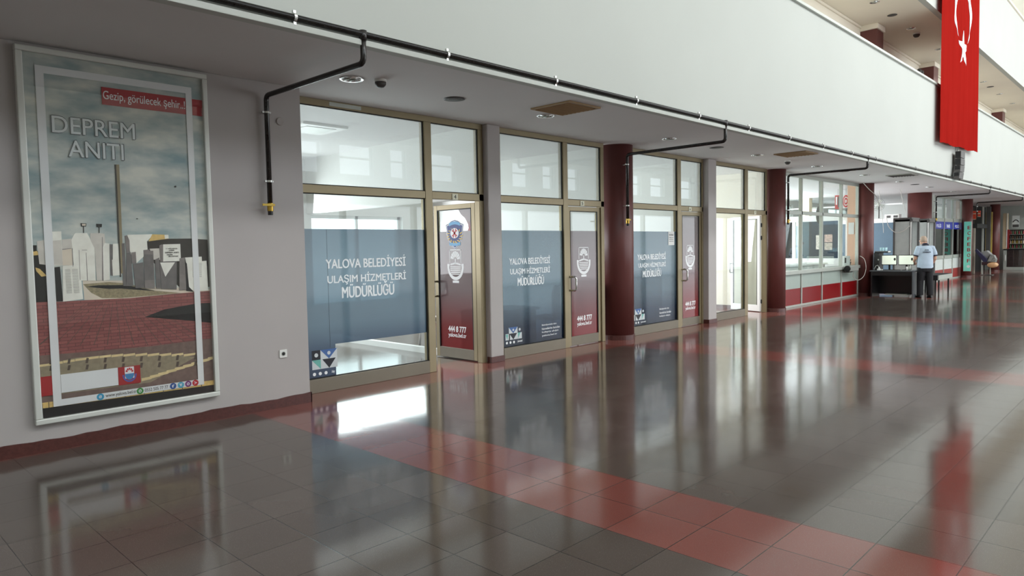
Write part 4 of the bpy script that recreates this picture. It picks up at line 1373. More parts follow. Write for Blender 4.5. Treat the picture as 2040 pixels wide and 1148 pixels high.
# crescent opens downward, towards the star
tipz = PY(1909, 70, FY)[1]
Ro, Ri = 1.05, 0.84
zc = tipz+0.86
zi = zc-0.26
d = zc-zi
zint = (Ro*Ro-Ri*Ri+zi*zi-zc*zc)/(2*(zi-zc))
ao = math.asin(max(-1, min(1, (zint-zc)/Ro))); ai = math.asin(max(-1, min(1, (zint-zi)/Ri)))
pieces = []
n = 60
for k in range(n):
    def pt(c, r_, a0, t):
        a = a0+(math.pi-2*a0)*t
        return (sx_+r_*math.cos(a), c+r_*math.sin(a))
    t0, t1 = k/n, (k+1)/n
    for s in range(6):
        mix = lambda p, q, w: (p[0]*(1-w)+q[0]*w, p[1]*(1-w)+q[1]*w)
        a0, a1 = pt(zc, Ro, ao, t0), pt(zc, Ro, ao, t1)
        b0, b1 = pt(zi, Ri, ai, t0), pt(zi, Ri, ai, t1)
        pieces.append([mix(a0, b0, s/6), mix(a0, b0, (s+1)/6), mix(a1, b1, (s+1)/6), mix(a1, b1, s/6)])
onflag(pieces, 'crescent')
sp_ = empty('line_array_speaker', (23.4, 4.86, 3.42), 'black curved line-array loudspeaker hanging behind the flag bottom', 'loudspeaker')
xa_ = PY(1904, 330, 5.0)[0]
for k in range(4):
    z0 = 3.40+0.205*k
    lean = (-0.05, -0.02, 0.0, 0.0)[k]
    tp = (-0.02, 0.0, 0.0, 0.0)[k]
    m = MB()
    x1_ = xa_+0.5
    vs = [(xa_+lean*4, 4.87, z0), (x1_+lean*4, 4.87, z0), (x1_+lean*4-0.08, 5.02, z0+0.02), (xa_+lean*4, 5.02, z0),
          (xa_+tp*4, 4.87, z0+0.195), (x1_+tp*4, 4.87, z0+0.195), (x1_+tp*4-0.08, 5.02, z0+0.18), (xa_+tp*4, 5.02, z0+0.195)]
    m.add(vs, [(0, 3, 2, 1), (4, 5, 6, 7), (0, 1, 5, 4), (1, 2, 6, 5), (2, 3, 7, 6), (3, 0, 4, 7)])
    cb = m.build('cabinet', M['greyd'], sp_, bevel=0.008)
    q = xa_+(lean+tp)*2
    MB().add([(q-0.012, 4.885, z0+0.015), (q-0.012, 5.01, z0+0.015), (q-0.012, 5.01, z0+0.18), (q-0.012, 4.885, z0+0.18), (q+0.03, 4.885, z0+0.015), (q+0.03, 5.01, z0+0.015), (q+0.03, 5.01, z0+0.18), (q+0.03, 4.885, z0+0.18)], [(0, 1, 2, 3), (7, 6, 5, 4), (0, 4, 5, 1), (1, 5, 6, 2), (2, 6, 7, 3), (3, 7, 4, 0)]).build('grille', M['black'], cb)
MB().box(xa_+0.42, xa_+0.5, 5.03, 5.06, 3.52, 4.9).build('rigging_bar', M['greyalu'], sp_)

# ------------------------------------------------------------------ security desk and what stands on it
DX0, DX1, DY0, DY1, DZ = 22.1, 22.85, 5.57, 6.76, 0.77
desk = empty('security_desk', ((DX0+DX1)/2, (DY0+DY1)/2, 0), 'black security desk with grey side panels below the third red column', 'desk')
M['deskgrey'] = pm('grey_desk_laminate', (96, 100, 104), 0.35)
M['deskblack'] = pm('black_desk_laminate', (26, 25, 27), 0.3)
MB().box(DX0, DX1, DY0, DY1, DZ-0.03, DZ).build('worktop', M['deskgrey'], desk, bevel=0.006)
MB().box(DX0+0.02, DX1-0.03, DY0+0.03, DY0+0.07, 0, DZ-0.03).build('side_panel', M['deskgrey'], desk)
MB().box(DX0+0.02, DX1-0.03, DY1-0.07, DY1-0.03, 0, DZ-0.03).build('side_panel', M['deskblack'], desk)
MB().box(DX1-0.09, DX1-0.05, DY0+0.07, DY1-0.07, 0.05, DZ-0.03).build('back_panel', M['deskblack'], desk)
MB().box(DX0+0.03, DX0+0.05, DY0+0.07, DY1-0.07, DZ-0.15, DZ-0.03).build('apron', M['deskblack'], desk)
MB().box(DX0+0.25, DX0+0.5, DY0+0.25, DY1-0.35, 0.05, 0.08).build('footrest', M['greyalu'], desk)
def screen_mat():
    m = pm('lit_white_screen', (232, 240, 222), 0.3, var=0.05, scale=2, emit=0.5)
    return m
M['screen'] = screen_mat()
def monitor(y0, y1, label, fig):
    x = 22.42
    r = empty('monitor', (x+0.05, (y0+y1)/2, DZ), label, 'monitor', 'monitors on the security desk')
    MB().box(x, x+0.035, y0, y1, 0.92, 1.21).build('housing', M['black'], r, bevel=0.005)
    s = MB().box(x-0.002, x, y0+0.015, y1-0.015, 0.94, 1.195).build('screen', M['screen'], r)
    for k in range(5):
        MB().box(x-0.003, x-0.002, y0+0.13, y1-0.05, 0.97+0.04*k, 0.974+0.04*k).build('screen_line', M['greyalu'], s)
    MB().ball((x-0.003, y0+0.055, 1.09), 0.0015, 0.03, 0.045).build('screen_picture', M['greyd'], s)
    st = MB().box(x+0.035, x+0.06, (y0+y1)/2-0.025, (y0+y1)/2+0.025, DZ+0.015, 1.05).box(x-0.06, x+0.14, (y0+y1)/2-0.1, (y0+y1)/2+0.1, DZ, DZ+0.015)
    st.build('stand', M['black'], r)
monitor(6.12, 6.53, 'left monitor with lit white screen on the security desk', 0)
monitor(5.67, 6.08, 'right monitor with lit white screen beside the guard', 1)
pc = empty('computer_tower', (22.5, 6.64, DZ), 'black computer tower standing on the desk left of the monitors', 'computer')
MB().box(22.3, 22.7, 6.56, 6.71, DZ, 1.28).build('case', M['black'], pc, bevel=0.006)
MB().cyl((22.295, 6.58, 1.08), (22.3, 6.58, 1.08), 0.02).build('drive_button', M['greyalu'], pc)
tr_ = empty('paper_tray', (22.5, 6.45, 1.28), 'grey paper tray on top of the computer tower', 'tray')
MB().box(22.35, 22.7, 6.34, 6.70, 1.28, 1.295).box(22.35, 22.36, 6.34, 6.70, 1.28, 1.33).build('tray', M['greyd'], tr_)
MB().box(22.37, 22.68, 6.36, 6.60, 1.295, 1.325).build('paper_stack', M['plastic'], tr_)
M['waterglass'] = pm('pale_blue_plastic_cup', (176, 212, 218), 0.3)
for k, y in enumerate((6.56, 6.49, 6.41)):
    o = MB().lathe([(0.022, 0), (0.028, 0.11), (0.025, 0.11), (0.02, 0.005)], (22.45, y, 1.325 if y < 6.6 else 1.295), 16).build('cup', M['waterglass'], smooth=True)
    tag(o, ('leftmost pale cup on the paper tray', 'middle pale cup on the paper tray', 'rightmost pale cup on the paper tray')[k], 'cup', 'cups on the paper tray')
kb = empty('keyboard', (22.24, 6.2, DZ), 'grey keyboard at the front edge of the security desk', 'keyboard')
MB().box(22.17, 22.31, 5.98, 6.42, DZ, DZ+0.018).build('body', M['greyd'], kb, bevel=0.004)
MB().box(22.18, 22.30, 6.0, 6.40, DZ+0.018, DZ+0.024).build('keys', M['black'], kb)
ps = empty('power_strip', (22.22, 6.55, DZ), 'small white plug adapter on the desk left of the keyboard', 'power strip')
MB().box(22.18, 22.26, 6.50, 6.58, DZ, DZ+0.05).build('body', M['plastic'], ps, bevel=0.006)
MB().box(22.2, 22.24, 6.52, 6.55, DZ+0.05, DZ+0.10).build('plug', M['plastic'], ps, bevel=0.005)
MB().tube([(22.22, 6.535, DZ+0.09), (22.21, 6.57, DZ+0.15), (22.21, 6.62, DZ+0.13), (22.22, 6.66, DZ+0.05), (22.24, 6.67, DZ+0.008)], 0.005, 8).build('cord', M['plastic'], ps, smooth=True)
ms = MB().ball((22.22, 6.46, DZ+0.018), 0.05, 0.03, 0.018)
tag(ms.build('computer_mouse', M['plastic'], smooth=True), 'white computer mouse on the security desk between plug and keyboard', 'mouse')
for k, (y, z, mt, lab) in enumerate(((5.80, 0.11, 'plastic', 'small white paper cup by the right monitor'), (5.73, 0.12, 'greyalu', 'grey metal mug next to the guard'))):
    o = MB().lathe([(0.026, 0), (0.032, z), (0.028, z), (0.023, 0.006)], (22.25, y, DZ), 16).build('mug', M[mt], smooth=True)
    tag(o, lab, 'mug')

# ------------------------------------------------------------------ walk-through gates
def gate(x0, x1, y0, y1, label):
    r = empty('security_gate', ((x0+x1)/2, (y0+y1)/2, 0), label, 'security gate', 'walk-through security gates')
    for x in (x0, x1):
        MB().box(x-0.03, x+0.03, y0+0.05, y1-0.05, 0, 2.28).build('side_panel', pm('gate_grey', (164, 168, 164), 0.4), r)
        t = MB().box(x-0.045, x+0.045, y1-0.05, y1, 0, 2.3).box(x-0.045, x+0.045, y0, y0+0.05, 0, 2.3)
        t.build('edge_trim', M['greyd'], r)
    MB().box(x0-0.03, x1+0.03, y0, y1, 2.22, 2.34).build('head_box', M['greyd'], r)
    MB().box(x0-0.05, x0-0.045, y0+0.0, y0+0.03, 0.1, 2.2).build('light_strip', M['plastic'], r)
gate(24.3, 25.15, 6.22, 6.74, 'grey walk-through security gate behind the monitors')
gate(26.2, 27.0, 6.20, 6.66, 'second grey walk-through gate, just behind the guard')
# conveyor bench
bn = empty('bench', (25.2, 5.75, 0), 'long black bench with grey end behind the guard', 'bench')
MB().box(24.4, 26.2, 5.52, 5.95, 0.39, 0.55).build('seat', M['black'], bn, bevel=0.01)
MB().box(24.45, 26.15, 5.505, 5.52, 0.40, 0.54).build('side_plate', M['greyalu'], bn)
for x in (24.5, 26.1):
    for y in (5.6, 5.87):
        MB().box(x-0.02, x+0.02, y-0.02, y+0.02, 0, 0.39).build('leg', M['black'], bn)

# ------------------------------------------------------------------ bay behind the gates
struct(MB().box(28.28, 28.36, 7.6, 11.9, 0, 2.30), 'wall_partition_7', pm('slate_blue_panel', (84, 106, 122), 0.4, var=0.03), 'slate blue screen behind the security desk', 'wall')
struct(MB().box(28.2, 28.44, 7.6, 11.9, 2.30, 2.44), 'trim_5', M['whitealu'], 'white beam on top of the slate blue screen', 'trim')
struct(MB().box(28.25, 28.3, 7.55, 11.9, 2.95, 3.0), 'trim_6', M['whitealu'], 'white rail under the bay ceiling', 'trim')
fan = empty('fan', (27.95, 8.32, 2.44), 'round grey fan standing on the white beam', 'fan')
MB().lathe([(0.09, 0), (0.1, 0.02), (0.02, 0.03)], (28.3, 8.35, 2.44), 20).build('base', M['plastic'], fan)
fr = MB()
for rr in (0.08, 0.13, 0.18, 0.23):
    fr.tube([(28.2, 8.35+rr*math.cos(a), 2.98+rr*math.sin(a)) for a in [2*math.pi*k/24 for k in range(25)]], 0.004, 6)
fr.tube([(28.3, 8.35, 2.47), (28.3, 8.35, 2.95)], 0.02, 10)
fr.build('guard_ring', M['greyd'], fan, smooth=True)
bl = MB()
for k in range(4):
    a = k*math.pi/2+0.4
    bl.prism([(8.35+0.04*math.cos(a-0.6), 2.98+0.04*math.sin(a-0.6)), (8.35+0.2*math.cos(a-0.35), 2.98+0.2*math.sin(a-0.35)), (8.35+0.2*math.cos(a+0.35), 2.98+0.2*math.sin(a+0.35)), (8.35+0.04*math.cos(a+0.6), 2.98+0.04*math.sin(a+0.6))], 28.23, 28.24, 'x')
bl.cyl((28.2, 8.35, 2.98), (28.32, 8.35, 2.98), 0.05, n=16)
bl.build('blade', M['greyalu'], fan)
ac = empty('air_conditioner', (28.2, 7.75, 2.44), 'white box unit on the white beam left of the gates', 'air conditioner')
MB().box(28.1, 28.4, 7.62, 8.1, 2.44, 2.60).build('housing', M['plastic'], ac, bevel=0.01)
MB().box(28.09, 28.1, 7.66, 7.8, 2.47, 2.55).box(28.09, 28.1, 7.9, 8.02, 2.47, 2.55).build('outlet_slot', M['greyd'], ac)
M['cable'] = pm('grey_white_cable', (186, 182, 174), 0.5)
def cable(pts, r, label, mt='cable'):
    P_ = [Vector(p) for p in pts]
    out = []
    for i in range(len(P_)-1):
        a, b = P_[i], P_[i+1]
        p0 = P_[i-1] if i else a; p3 = P_[i+2] if i+2 < len(P_) else b
        for k in range(6):
            t = k/6
            out.append(0.5*((2*a)+(b-p0)*t+(2*p0-5*a+4*b-p3)*t*t+(3*a-p0-3*b+p3)*t**3))
    out.append(P_[-1])
    return tag(MB().tube(out, r*0.7, 8).build('cable', M[mt], smooth=True), label, 'cable')
cable([(21.9, 6.90, 3.34), (22.1, 6.80, 3.15), (22.6, 6.76, 2.97), (23.4, 6.9, 2.7)], 0.014, 'white cable sagging across the third red column from the soffit')
cable([(24.2, 6.92, 2.42), (24.2, 6.86, 2.1), (24.2, 6.66, 1.89), (24.2, 6.44, 1.92), (24.22, 6.26, 2.08)], 0.014, 'white cable looping in front of the near security gate')
cable([(26.0, 7.68, 3.34), (26.0, 7.63, 2.9), (26.0, 7.56, 2.44), (26.0, 7.52, 1.9)], 0.012, 'white cable hanging from the bay ceiling beside the fan')
cable([(26.0, 7.02, 3.34), (26.0, 6.93, 2.9), (26.0, 6.80, 2.42)], 0.012, 'white cable hanging slanted before the thick red column')

# ------------------------------------------------------------------ camera box on the office sill
sc_ = empty('security_camera', (21.3, 7.0, 0.76), 'grey box camera mounted on the sill of the red panelled office', 'security camera')
MB().box(20.9, 21.62, 6.9, 7.04, 0.78, 0.94).build('housing', pm('camera_grey', (132, 134, 128), 0.4), sc_, bevel=0.015)
MB().cyl((20.9, 6.97, 0.86), (20.86, 6.97, 0.86), 0.085).build('lens', M['black'], sc_)
MB().box(21.1, 21.4, 7.0, 7.15, 0.74, 0.80).build('bracket', M['greyd'], sc_)
cable([(22.0, 7.0, 1.2), (22.02, 6.88, 1.1), (21.98, 6.82, 0.85), (21.9, 6.86, 0.6), (21.7, 6.95, 0.5), (21.55, 7.03, 0.6), (21.5, 7.0, 0.77)], 0.012, 'white cable looping from the sill camera round the third column')
bx = empty('document_box', (21.9, 7.4, 0.92), 'small white box with slots standing inside on the office sill', 'box')
MB().box(21.6, 22.1, 7.3, 7.45, 0.92, 1.2).build('body', M['plastic'], bx, bevel=0.008)
MB().box(21.63, 21.75, 7.295, 7.3, 1.0, 1.15).build('slot', M['greyd'], bx)
pl_ = empty('potted_plant', (22.25, 7.38, 0.92), 'small dark pot plant on the sill beside the white box', 'plant')
MB().lathe([(0.04, 0), (0.06, 0.1), (0.05, 0.1)], (22.25, 7.38, 0.92), 16).build('pot', M['greyd'], pl_)
lf = MB()
for k in range(16):
    a = random.uniform(0, 6.28); e = random.uniform(0.3, 1.3); L_ = random.uniform(0.08, 0.16)
    b0 = Vector((22.25, 7.38, 1.02)); dr = Vector((math.cos(a)*math.cos(e), math.sin(a)*math.cos(e), math.sin(e)))
    sd = Vector((-math.sin(a), math.cos(a), 0))*0.02
    lf.add([b0, b0+dr*L_*0.5+sd, b0+dr*L_, b0+dr*L_*0.5-sd, b0+dr*L_*0.5+Vector((0, 0, 0.004))], [(0, 1, 4), (1, 2, 4), (2, 3, 4), (3, 0, 4), (3, 2, 1, 0)])
lf.build('leaves', pm('dark_leaf_green', (52, 66, 46), 0.5), pl_)
# inside the office
mr = empty('wall_mirror', (19.9, 7.5, 2.14), 'dark oval object standing behind the office glass at the transom', 'mirror')
mr['label'] = 'dark oval mirror hanging behind the office glass'
MB().prism([(19.95+0.2*math.cos(a), 2.38+0.24*math.sin(a)) for a in [2*math.pi*k/24 for k in range(24)]], 7.4, 7.43).build('backing', M['greyd'], mr)
MB().tube([(19.95, 7.42, 2.6), (19.95, 7.42, 3.34)], 0.01, 8).build('hanger', M['greyd'], mr)
# hanging sign
hs = empty('hanging_sign', (24.02, 8.2, 2.70), 'red and white double hanging sign seen through the office glass', 'sign')
a_ = MB().box(24.0, 24.04, 8.25, 8.42, 2.70, 3.15).build('red_board', pm('sign_red', (190, 40, 44), 0.5), hs)
MB().box(23.994, 24.0, 8.35, 8.39, 2.84, 3.1).build('text_block', M['letter'], a_)
MB().box(23.994, 24.0, 8.28, 8.33, 2.76, 3.1).build('text_block', M['greyd'], a_)
b_ = MB().box(24.0, 24.04, 7.97, 8.18, 2.72, 3.17).build('white_board', M['plastic'], hs)
rg = MB()
for r0, r1 in ((0.2, 0.15), (0.11, 0.06)):
    for k in range(24):
        a, c = 2*math.pi*k/24, 2*math.pi*(k+1)/24
        f_ = lambda rr, q: (8.075+0.5*rr*math.cos(q), 2.94+rr*math.sin(q))
        rg.prism([f_(r0, a), f_(r0, c), f_(r1, c), f_(r1, a)], 24.0, 23.994, 'x')
rg.build('red_rings', pm('ring_red', (200, 50, 54), 0.5), b_)
MB().tube([(24.02, 8.33, 3.15), (24.02, 8.33, 3.35)], 0.01, 8).tube([(24.02, 8.08, 3.17), (24.02, 8.08, 3.35)], 0.01, 8).build('hanger', M['steel'], hs)
o = empty('counter', (19.3, 8.2, 0), 'white counter inside the red panelled office', 'counter')
MB().box(17.2, 22.0, 8.0, 8.55, 0.0, 0.95).build('body', M['room'], o)
MB().box(17.1, 22.1, 7.95, 8.6, 0.95, 1.0).build('top', M['plastic'], o, bevel=0.005)
tag(MB().box(27.75, 28.05, 10.7, 11.0, 0, CZ).build('square_pillar', M['cream']), 'pale yellow square pillar far inside behind the office glass', 'pillar')

# ------------------------------------------------------------------ things behind the filmed windows
M['chairdark'] = pm('dark_chair_fabric', (44, 42, 46), 0.8)
M['chairwhite'] = pm('white_chair_plastic', (214, 208, 204), 0.4)
def chair(x, y, rz, label):
    r = empty('waiting_chair', (x, y, 0), label, 'chair', 'chairs behind the second shopfront', None, rz)
    n = 16
    bk_ = MB()
    prof = [(-0.24, 0.50), (-0.25, 0.72), (-0.24, 0.90), (-0.17, 1.0), (0.17, 1.0), (0.24, 0.90), (0.25, 0.72), (0.24, 0.50), (0.12, 0.44), (-0.12, 0.44)]
    bk_.prism(prof, -0.26, -0.21, 'y')
    bk_.build('backrest', M['chairdark'], r, bevel=0.015, local=True)
    MB().box(-0.24, 0.24, -0.24, 0.24, 0.42, 0.48).build('seat', M['chairdark'], r, bevel=0.02, local=True)
    for sx in (-0.2, 0.2):
        for sy in (-0.2, 0.2):
            MB().cyl((sx, sy, 0.42), (sx*1.15, sy*1.15, 0), 0.016, n=10).build('leg', M['chairwhite'], r, local=True)
chair(8.85, 7.72, 0.15, 'dark office chair showing through the second shop window film near the post')
chair(9.58, 7.70, -0.1, 'dark office chair showing through door 5')
o = empty('counter', (7.8, 7.8, 0), 'dark counter standing behind the second shop window film', 'counter')
MB().box(7.3, 8.42, 7.62, 8.2, 0, 0.62).build('body', pm('dark_counter_front', (40, 42, 48), 0.5), o, bevel=0.005)
MB().box(7.26, 8.46, 7.58, 8.24, 0.62, 0.66).build('top', M['greyd'], o, bevel=0.005)
o = empty('waste_bin', (10.75, 7.6, 0), 'blue bin standing behind the third shop window film', 'bin')
MB().lathe([(0.17, 0.0), (0.21, 0.95), (0.20, 0.95), (0.16, 0.01)], (10.75, 7.62, 0), 28).build('body', pm('bin_blue', (30, 60, 130), 0.4), o, smooth=True)
MB().lathe([(0.215, 0.95), (0.22, 0.98), (0.19, 1.0)], (10.75, 7.62, 0), 28).build('rim', pm('bin_rim_blue', (24, 48, 110), 0.4), o, smooth=True)
o = empty('cabinet', (11.85, 7.75, 0), 'dark cabinet standing behind the third shop window film', 'cabinet')
MB().box(11.55, 12.1, 7.55, 8.0, 0, 1.12).build('body', M['greyd'], o, bevel=0.005)
MB().box(11.57, 11.82, 7.54, 7.55, 0.05, 1.08).build('door', M['greyd'], o)
MB().box(11.84, 12.08, 7.54, 7.55, 0.05, 1.08).build('door', M['greyd'], o)
o = empty('table', (11.2, 7.9, 0), 'low white table behind the third shop window', 'table')
MB().box(11.0, 11.5, 7.6, 8.1, 0.30, 0.34).build('top', M['plastic'], o)
for x in (11.04, 11.46):
    for y in (7.64, 8.06):
        MB().box(x-0.02, x+0.02, y-0.02, y+0.02, 0, 0.30).build('leg', M['plastic'], o)
o = empty('stool', (7.55, 9.3, 0), 'white stool with curved legs inside the first shop', 'stool')
MB().lathe([(0.18, 0.44), (0.19, 0.46), (0.18, 0.48)], (7.55, 9.3, 0), 24).build('seat', M['chairwhite'], o)
for k in range(4):
    a = math.pi/4+k*math.pi/2
    MB().tube([(7.55+r_*math.cos(a), 9.3+r_*math.sin(a), z) for r_, z in ((0.13, 0.44), (0.16, 0.34), (0.15, 0.18), (0.17, 0.0))], [0.03, 0.026, 0.016, 0.022], 10).build('leg', M['chairwhite'], o, smooth=True)
o = empty('ceiling_cassette', (5.2, 8.85, CZ), 'square ceiling air unit inside the first shop', 'air conditioner')
MB().box(4.85, 5.55, 8.5, 9.2, CZ-0.03, CZ).build('panel', M['plastic'], o, bevel=0.006)
MB().box(4.97, 5.43, 8.62, 9.08, CZ-0.036, CZ-0.03).build('grille', M['greyalu'], o)
o = empty('door_closer', (13.9, 7.35, 2.05), 'silver door closer bracket inside the clear shop window', 'door closer')
o.location = (13.7, 7.26, 2.06)
ORG[o.name] = Vector((13.7, 7.26, 2.06))
MB().box(13.42, 13.62, 7.252, 7.3, 2.04, 2.12).build('body', M['steel'], o, bevel=0.005)
MB().box(13.6, 13.8, 7.26, 7.28, 2.07, 2.09).build('arm', M['steel'], o)
st = struct(MB().box(16.366, 16.38, 7.5, 12, 0, 0.09), 'baseboard_right', M['redstone'], 'red skirting inside the fourth shop', 'baseboard')

# ------------------------------------------------------------------ the guard
def guard():
    base = Vector((22.35, 5.37, 0))
    root = empty('person', base, 'person in pale blue uniform polo and black trousers standing at the security desk, back turned', 'person', None, None, math.radians(-58))
    skin = pm('skin', (206, 158, 132), 0.55, var=0.05, scale=20)
    b = MB()
    # legs (hidden by trousers), torso core, neck, head: local x right, y forward
    hipz, shz = 0.92, 1.43
    for s, fy in ((-1, 0.02), (1, -0.03)):
        b.tube([(s*0.09, 0, hipz), (s*0.10, 0.02+fy, 0.50), (s*0.115, fy, 0.09)], [0.085, 0.058, 0.042], 14)
        b.ell([(s*0.12, fy+0.06, 0.03, 0.042, 0.12), (s*0.12, fy+0.05, 0.08, 0.036, 0.08)])
    b.ell([(0, 0, 0.86, 0.15, 0.10), (0, 0, 1.0, 0.155, 0.105), (0, 0.01, 1.15, 0.15, 0.105), (0, 0.015, 1.32, 0.165, 0.105), (0, 0.015, 1.42, 0.15, 0.085), (0, 0.02, 1.47, 0.07, 0.065)])
    b.tube([(0, 0.015, 1.44), (0, 0.05, 1.52), (-0.01, 0.08, 1.58)], [0.068, 0.06, 0.058], 16)
    # head bent forward and turned left
    hc = Vector((-0.02, 0.11, 1.635))
    b.ell([(hc.x-0.02, hc.y+0.035, hc.z-0.125, 0.035, 0.05), (hc.x-0.015, hc.y+0.03, hc.z-0.09, 0.062, 0.085), (hc.x, hc.y+0.01, hc.z-0.03, 0.074, 0.098), (hc.x, hc.y, hc.z+0.03, 0.079, 0.103), (hc.x, hc.y-0.005, hc.z+0.075, 0.066, 0.086), (hc.x, hc.y-0.005, hc.z+0.105, 0.032, 0.045)])
    b.tube([(hc.x-0.05, hc.y+0.085, hc.z+0.01), (hc.x-0.06, hc.y+0.118, hc.z-0.035), (hc.x-0.045, hc.y+0.09, hc.z-0.045)], [0.012, 0.017, 0.012], 8)
    b.tube([(hc.x-0.06, hc.y+0.07, hc.z-0.078), (hc.x-0.02, hc.y+0.098, hc.z-0.08), (hc.x+0.02, hc.y+0.085, hc.z-0.078)], 0.01, 8)
    for s in (-1, 1):
        b.ball((hc.x+s*0.08, hc.y-0.008, hc.z-0.025), 0.014, 0.024, 0.036)
    # arms: left reaches forward to the desk, right hangs bent
    arms = {-1: [(-0.185, 0.01, 1.40), (-0.225, 0.0, 1.27), (-0.245, 0.03, 1.12), (-0.235, 0.15, 1.04), (-0.19, 0.27, 1.0)],
            1: [(0.185, 0.01, 1.40), (0.228, -0.01, 1.27), (0.25, 0.0, 1.11), (0.24, 0.10, 1.0), (0.20, 0.19, 0.93)]}
    for s, pts in arms.items():
        b.tube(pts, [0.055, 0.05, 0.042, 0.036, 0.026], 14)
        w0, w1 = Vector(pts[-2]), Vector(pts[-1])
        dr = (w1-w0).normalized()
        sd = dr.cross(Vector((0, 0, 1))).normalized()
        up = sd.cross(dr)
        palm = w1+dr*0.045
        b.tube([w1-dr*0.01, w1+dr*0.03, w1+dr*0.085], [0.026, 0.036, 0.034], 12)
        for k, (off, L_) in enumerate(((-0.028, 0.07), (-0.010, 0.082), (0.010, 0.076), (0.027, 0.058))):
            p0 = w1+dr*0.08+sd*off
            b.tube([p0, p0+dr*L_*0.5-up*0.008, p0+dr*L_*0.85-up*0.03, p0+dr*L_*0.9-up*0.048], [0.0105, 0.0098, 0.009, 0.008], 8)
        t0 = w1+dr*0.03-sd*s*0.03
        b.tube([t0, t0+dr*0.03-sd*s*0.022-up*0.012, t0+dr*0.06-sd*s*0.02-up*0.03], [0.013, 0.011, 0.009], 8)
    b.build('body', skin, root, smooth=True, local=True, remesh=0.007)
    # hair: short grey cap
    h = MB()
    h.ell([(hc.x+0.002, hc.y-0.03, hc.z-0.055, 0.074, 0.075), (hc.x, hc.y-0.018, hc.z, 0.084, 0.092), (hc.x, hc.y-0.008, hc.z+0.04, 0.085, 0.104), (hc.x, hc.y-0.008, hc.z+0.082, 0.069, 0.088), (hc.x, hc.y-0.008, hc.z+0.112, 0.034, 0.046)])
    h.build('hair', pm('short_grey_hair', (176, 156, 138), 0.8, var=0.2, scale=60, bump=0.3), root, smooth=True, local=True)
    e = MB()
    e.ball((hc.x-0.062, hc.y+0.08, hc.z+0.005), 0.011, 0.011, 0.009).ball((hc.x+0.012, hc.y+0.098, hc.z+0.005), 0.011, 0.011, 0.009)
    e.build('eyes', M['black'], root, smooth=True, local=True)
    # polo shirt with sleeves
    shirt = pm('pale_blue_polo', (176, 192, 208), 0.8, var=0.05, scale=9, bump=0.2)
    navy = pm('navy_trim', (26, 28, 48), 0.7)
    s_ = MB()
    s_.ell([(0, 0.0, 0.83, 0.205, 0.145), (0, 0.0, 0.95, 0.20, 0.148), (0, 0.005, 1.08, 0.197, 0.142), (0, 0.008, 1.22, 0.205, 0.138), (0, 0.012, 1.34, 0.212, 0.13), (0, 0.015, 1.42, 0.19, 0.11), (0, 0.02, 1.475, 0.10, 0.085)], 28)
    for s, pts in arms.items():
        s_.tube([(s*0.13, 0.012, 1.40), pts[0], pts[1], (Vector(pts[1])+Vector(pts[2]))/2], [0.08, 0.078, 0.07, 0.072], 16)
    sh = s_.build('shirt', shirt, root, smooth=True, local=True, remesh=0.009)
    for s, pts in arms.items():
        q = (Vector(pts[1])+Vector(pts[2]))/2
        d_ = (Vector(pts[2])-Vector(pts[1])).normalized()
        MB().tube([q-d_*0.028, q+d_*0.008], [0.0735, 0.0755], 18).build('sleeve_band', navy, root, smooth=True, local=True)
    MB().tube([(0, 0.012, 1.455), (0, 0.035, 1.50), (0, 0.045, 1.525)], [0.098, 0.08, 0.073], 20).build('collar', navy, root, smooth=True, local=True)
    # back print
    for body, z0, z1, hw in (('ÖZEL', 1.335, 1.375, 0.055), ('GÜVENLİK', 1.275, 1.318, 0.105)):
        text('back_print', body, navy, sh, (-hw-0.01, z0, hw-0.01, z1), (0, -0.137, 0), (1, 0, 0), (0, 0, 1), 0.02, 0.006, local=True)
    # trousers
    t = MB()
    t.ell([(0, 0.0, 0.74, 0.19, 0.125), (0, 0, 0.84, 0.195, 0.135), (0, 0, 0.93, 0.185, 0.13)], 28)
    for s, fy in ((-1, 0.02), (1, -0.03)):
        t.tube([(s*0.095, 0, 0.86), (s*0.10, 0.01, 0.70), (s*0.11, 0.02+fy, 0.48), (s*0.12, fy, 0.22), (s*0.122, fy-0.005, 0.07)], [0.115, 0.108, 0.09, 0.082, 0.085], 18)
    t.build('trousers', pm('black_trousers', (22, 22, 26), 0.8, var=0.1, bump=0.15), root, smooth=True, local=True, remesh=0.01)
    MB().ell([(0, 0, 0.895, 0.19, 0.135), (0, 0, 0.93, 0.19, 0.135)], 28).build('belt', M['black'], root, local=True)
    for s, fy in ((-1, 0.02), (1, -0.03)):
        sh_ = MB()
        sh_.ell([(s*0.125, fy+0.055, 0.0, 0.05, 0.145), (s*0.125, fy+0.055, 0.03, 0.052, 0.147), (s*0.125, fy+0.04, 0.07, 0.046, 0.12), (s*0.123, fy+0.0, 0.11, 0.042, 0.065)], 20)
        sh_.build('shoe', M['black'], root, smooth=True, local=True)
guard()

# ------------------------------------------------------------------ kiosk end of the hall
mint = empty('vertical_sign', (35.05, 6.84, 0.27), 'tall narrow mint green sign with red vertical letters on the column', 'sign')
M['mint'] = pm('mint_sign_face', (120, 206, 186), 0.4, var=0.06, scale=1.5, emit=0.12)
MB().box(35.02, 35.10, 6.70, 6.97, 0.27, 2.39).build('box_body', M['greyalu'], mint)
mf = MB().box(35.0, 35.02, 6.71, 6.96, 0.28, 2.38).build('face', M['mint'], mint)
M['lred'] = pm('letter_red', (164, 46, 50), 0.5)
for k, ch in enumerate('ECFEBOF'):
    z1 = 2.2-k*0.235
    text('letter', ch, M['lred'], mf, (-0.04, z1-0.14, 0.07, z1), (35.0, 6.79, 0), (0, -1, 0), (0, 0, 1), 0.02, 0.003)
MB().cyl((34.998, 6.78, 0.48), (35.0, 6.78, 0.48), 0.06).build('round_logo', M['plastic'], mf)
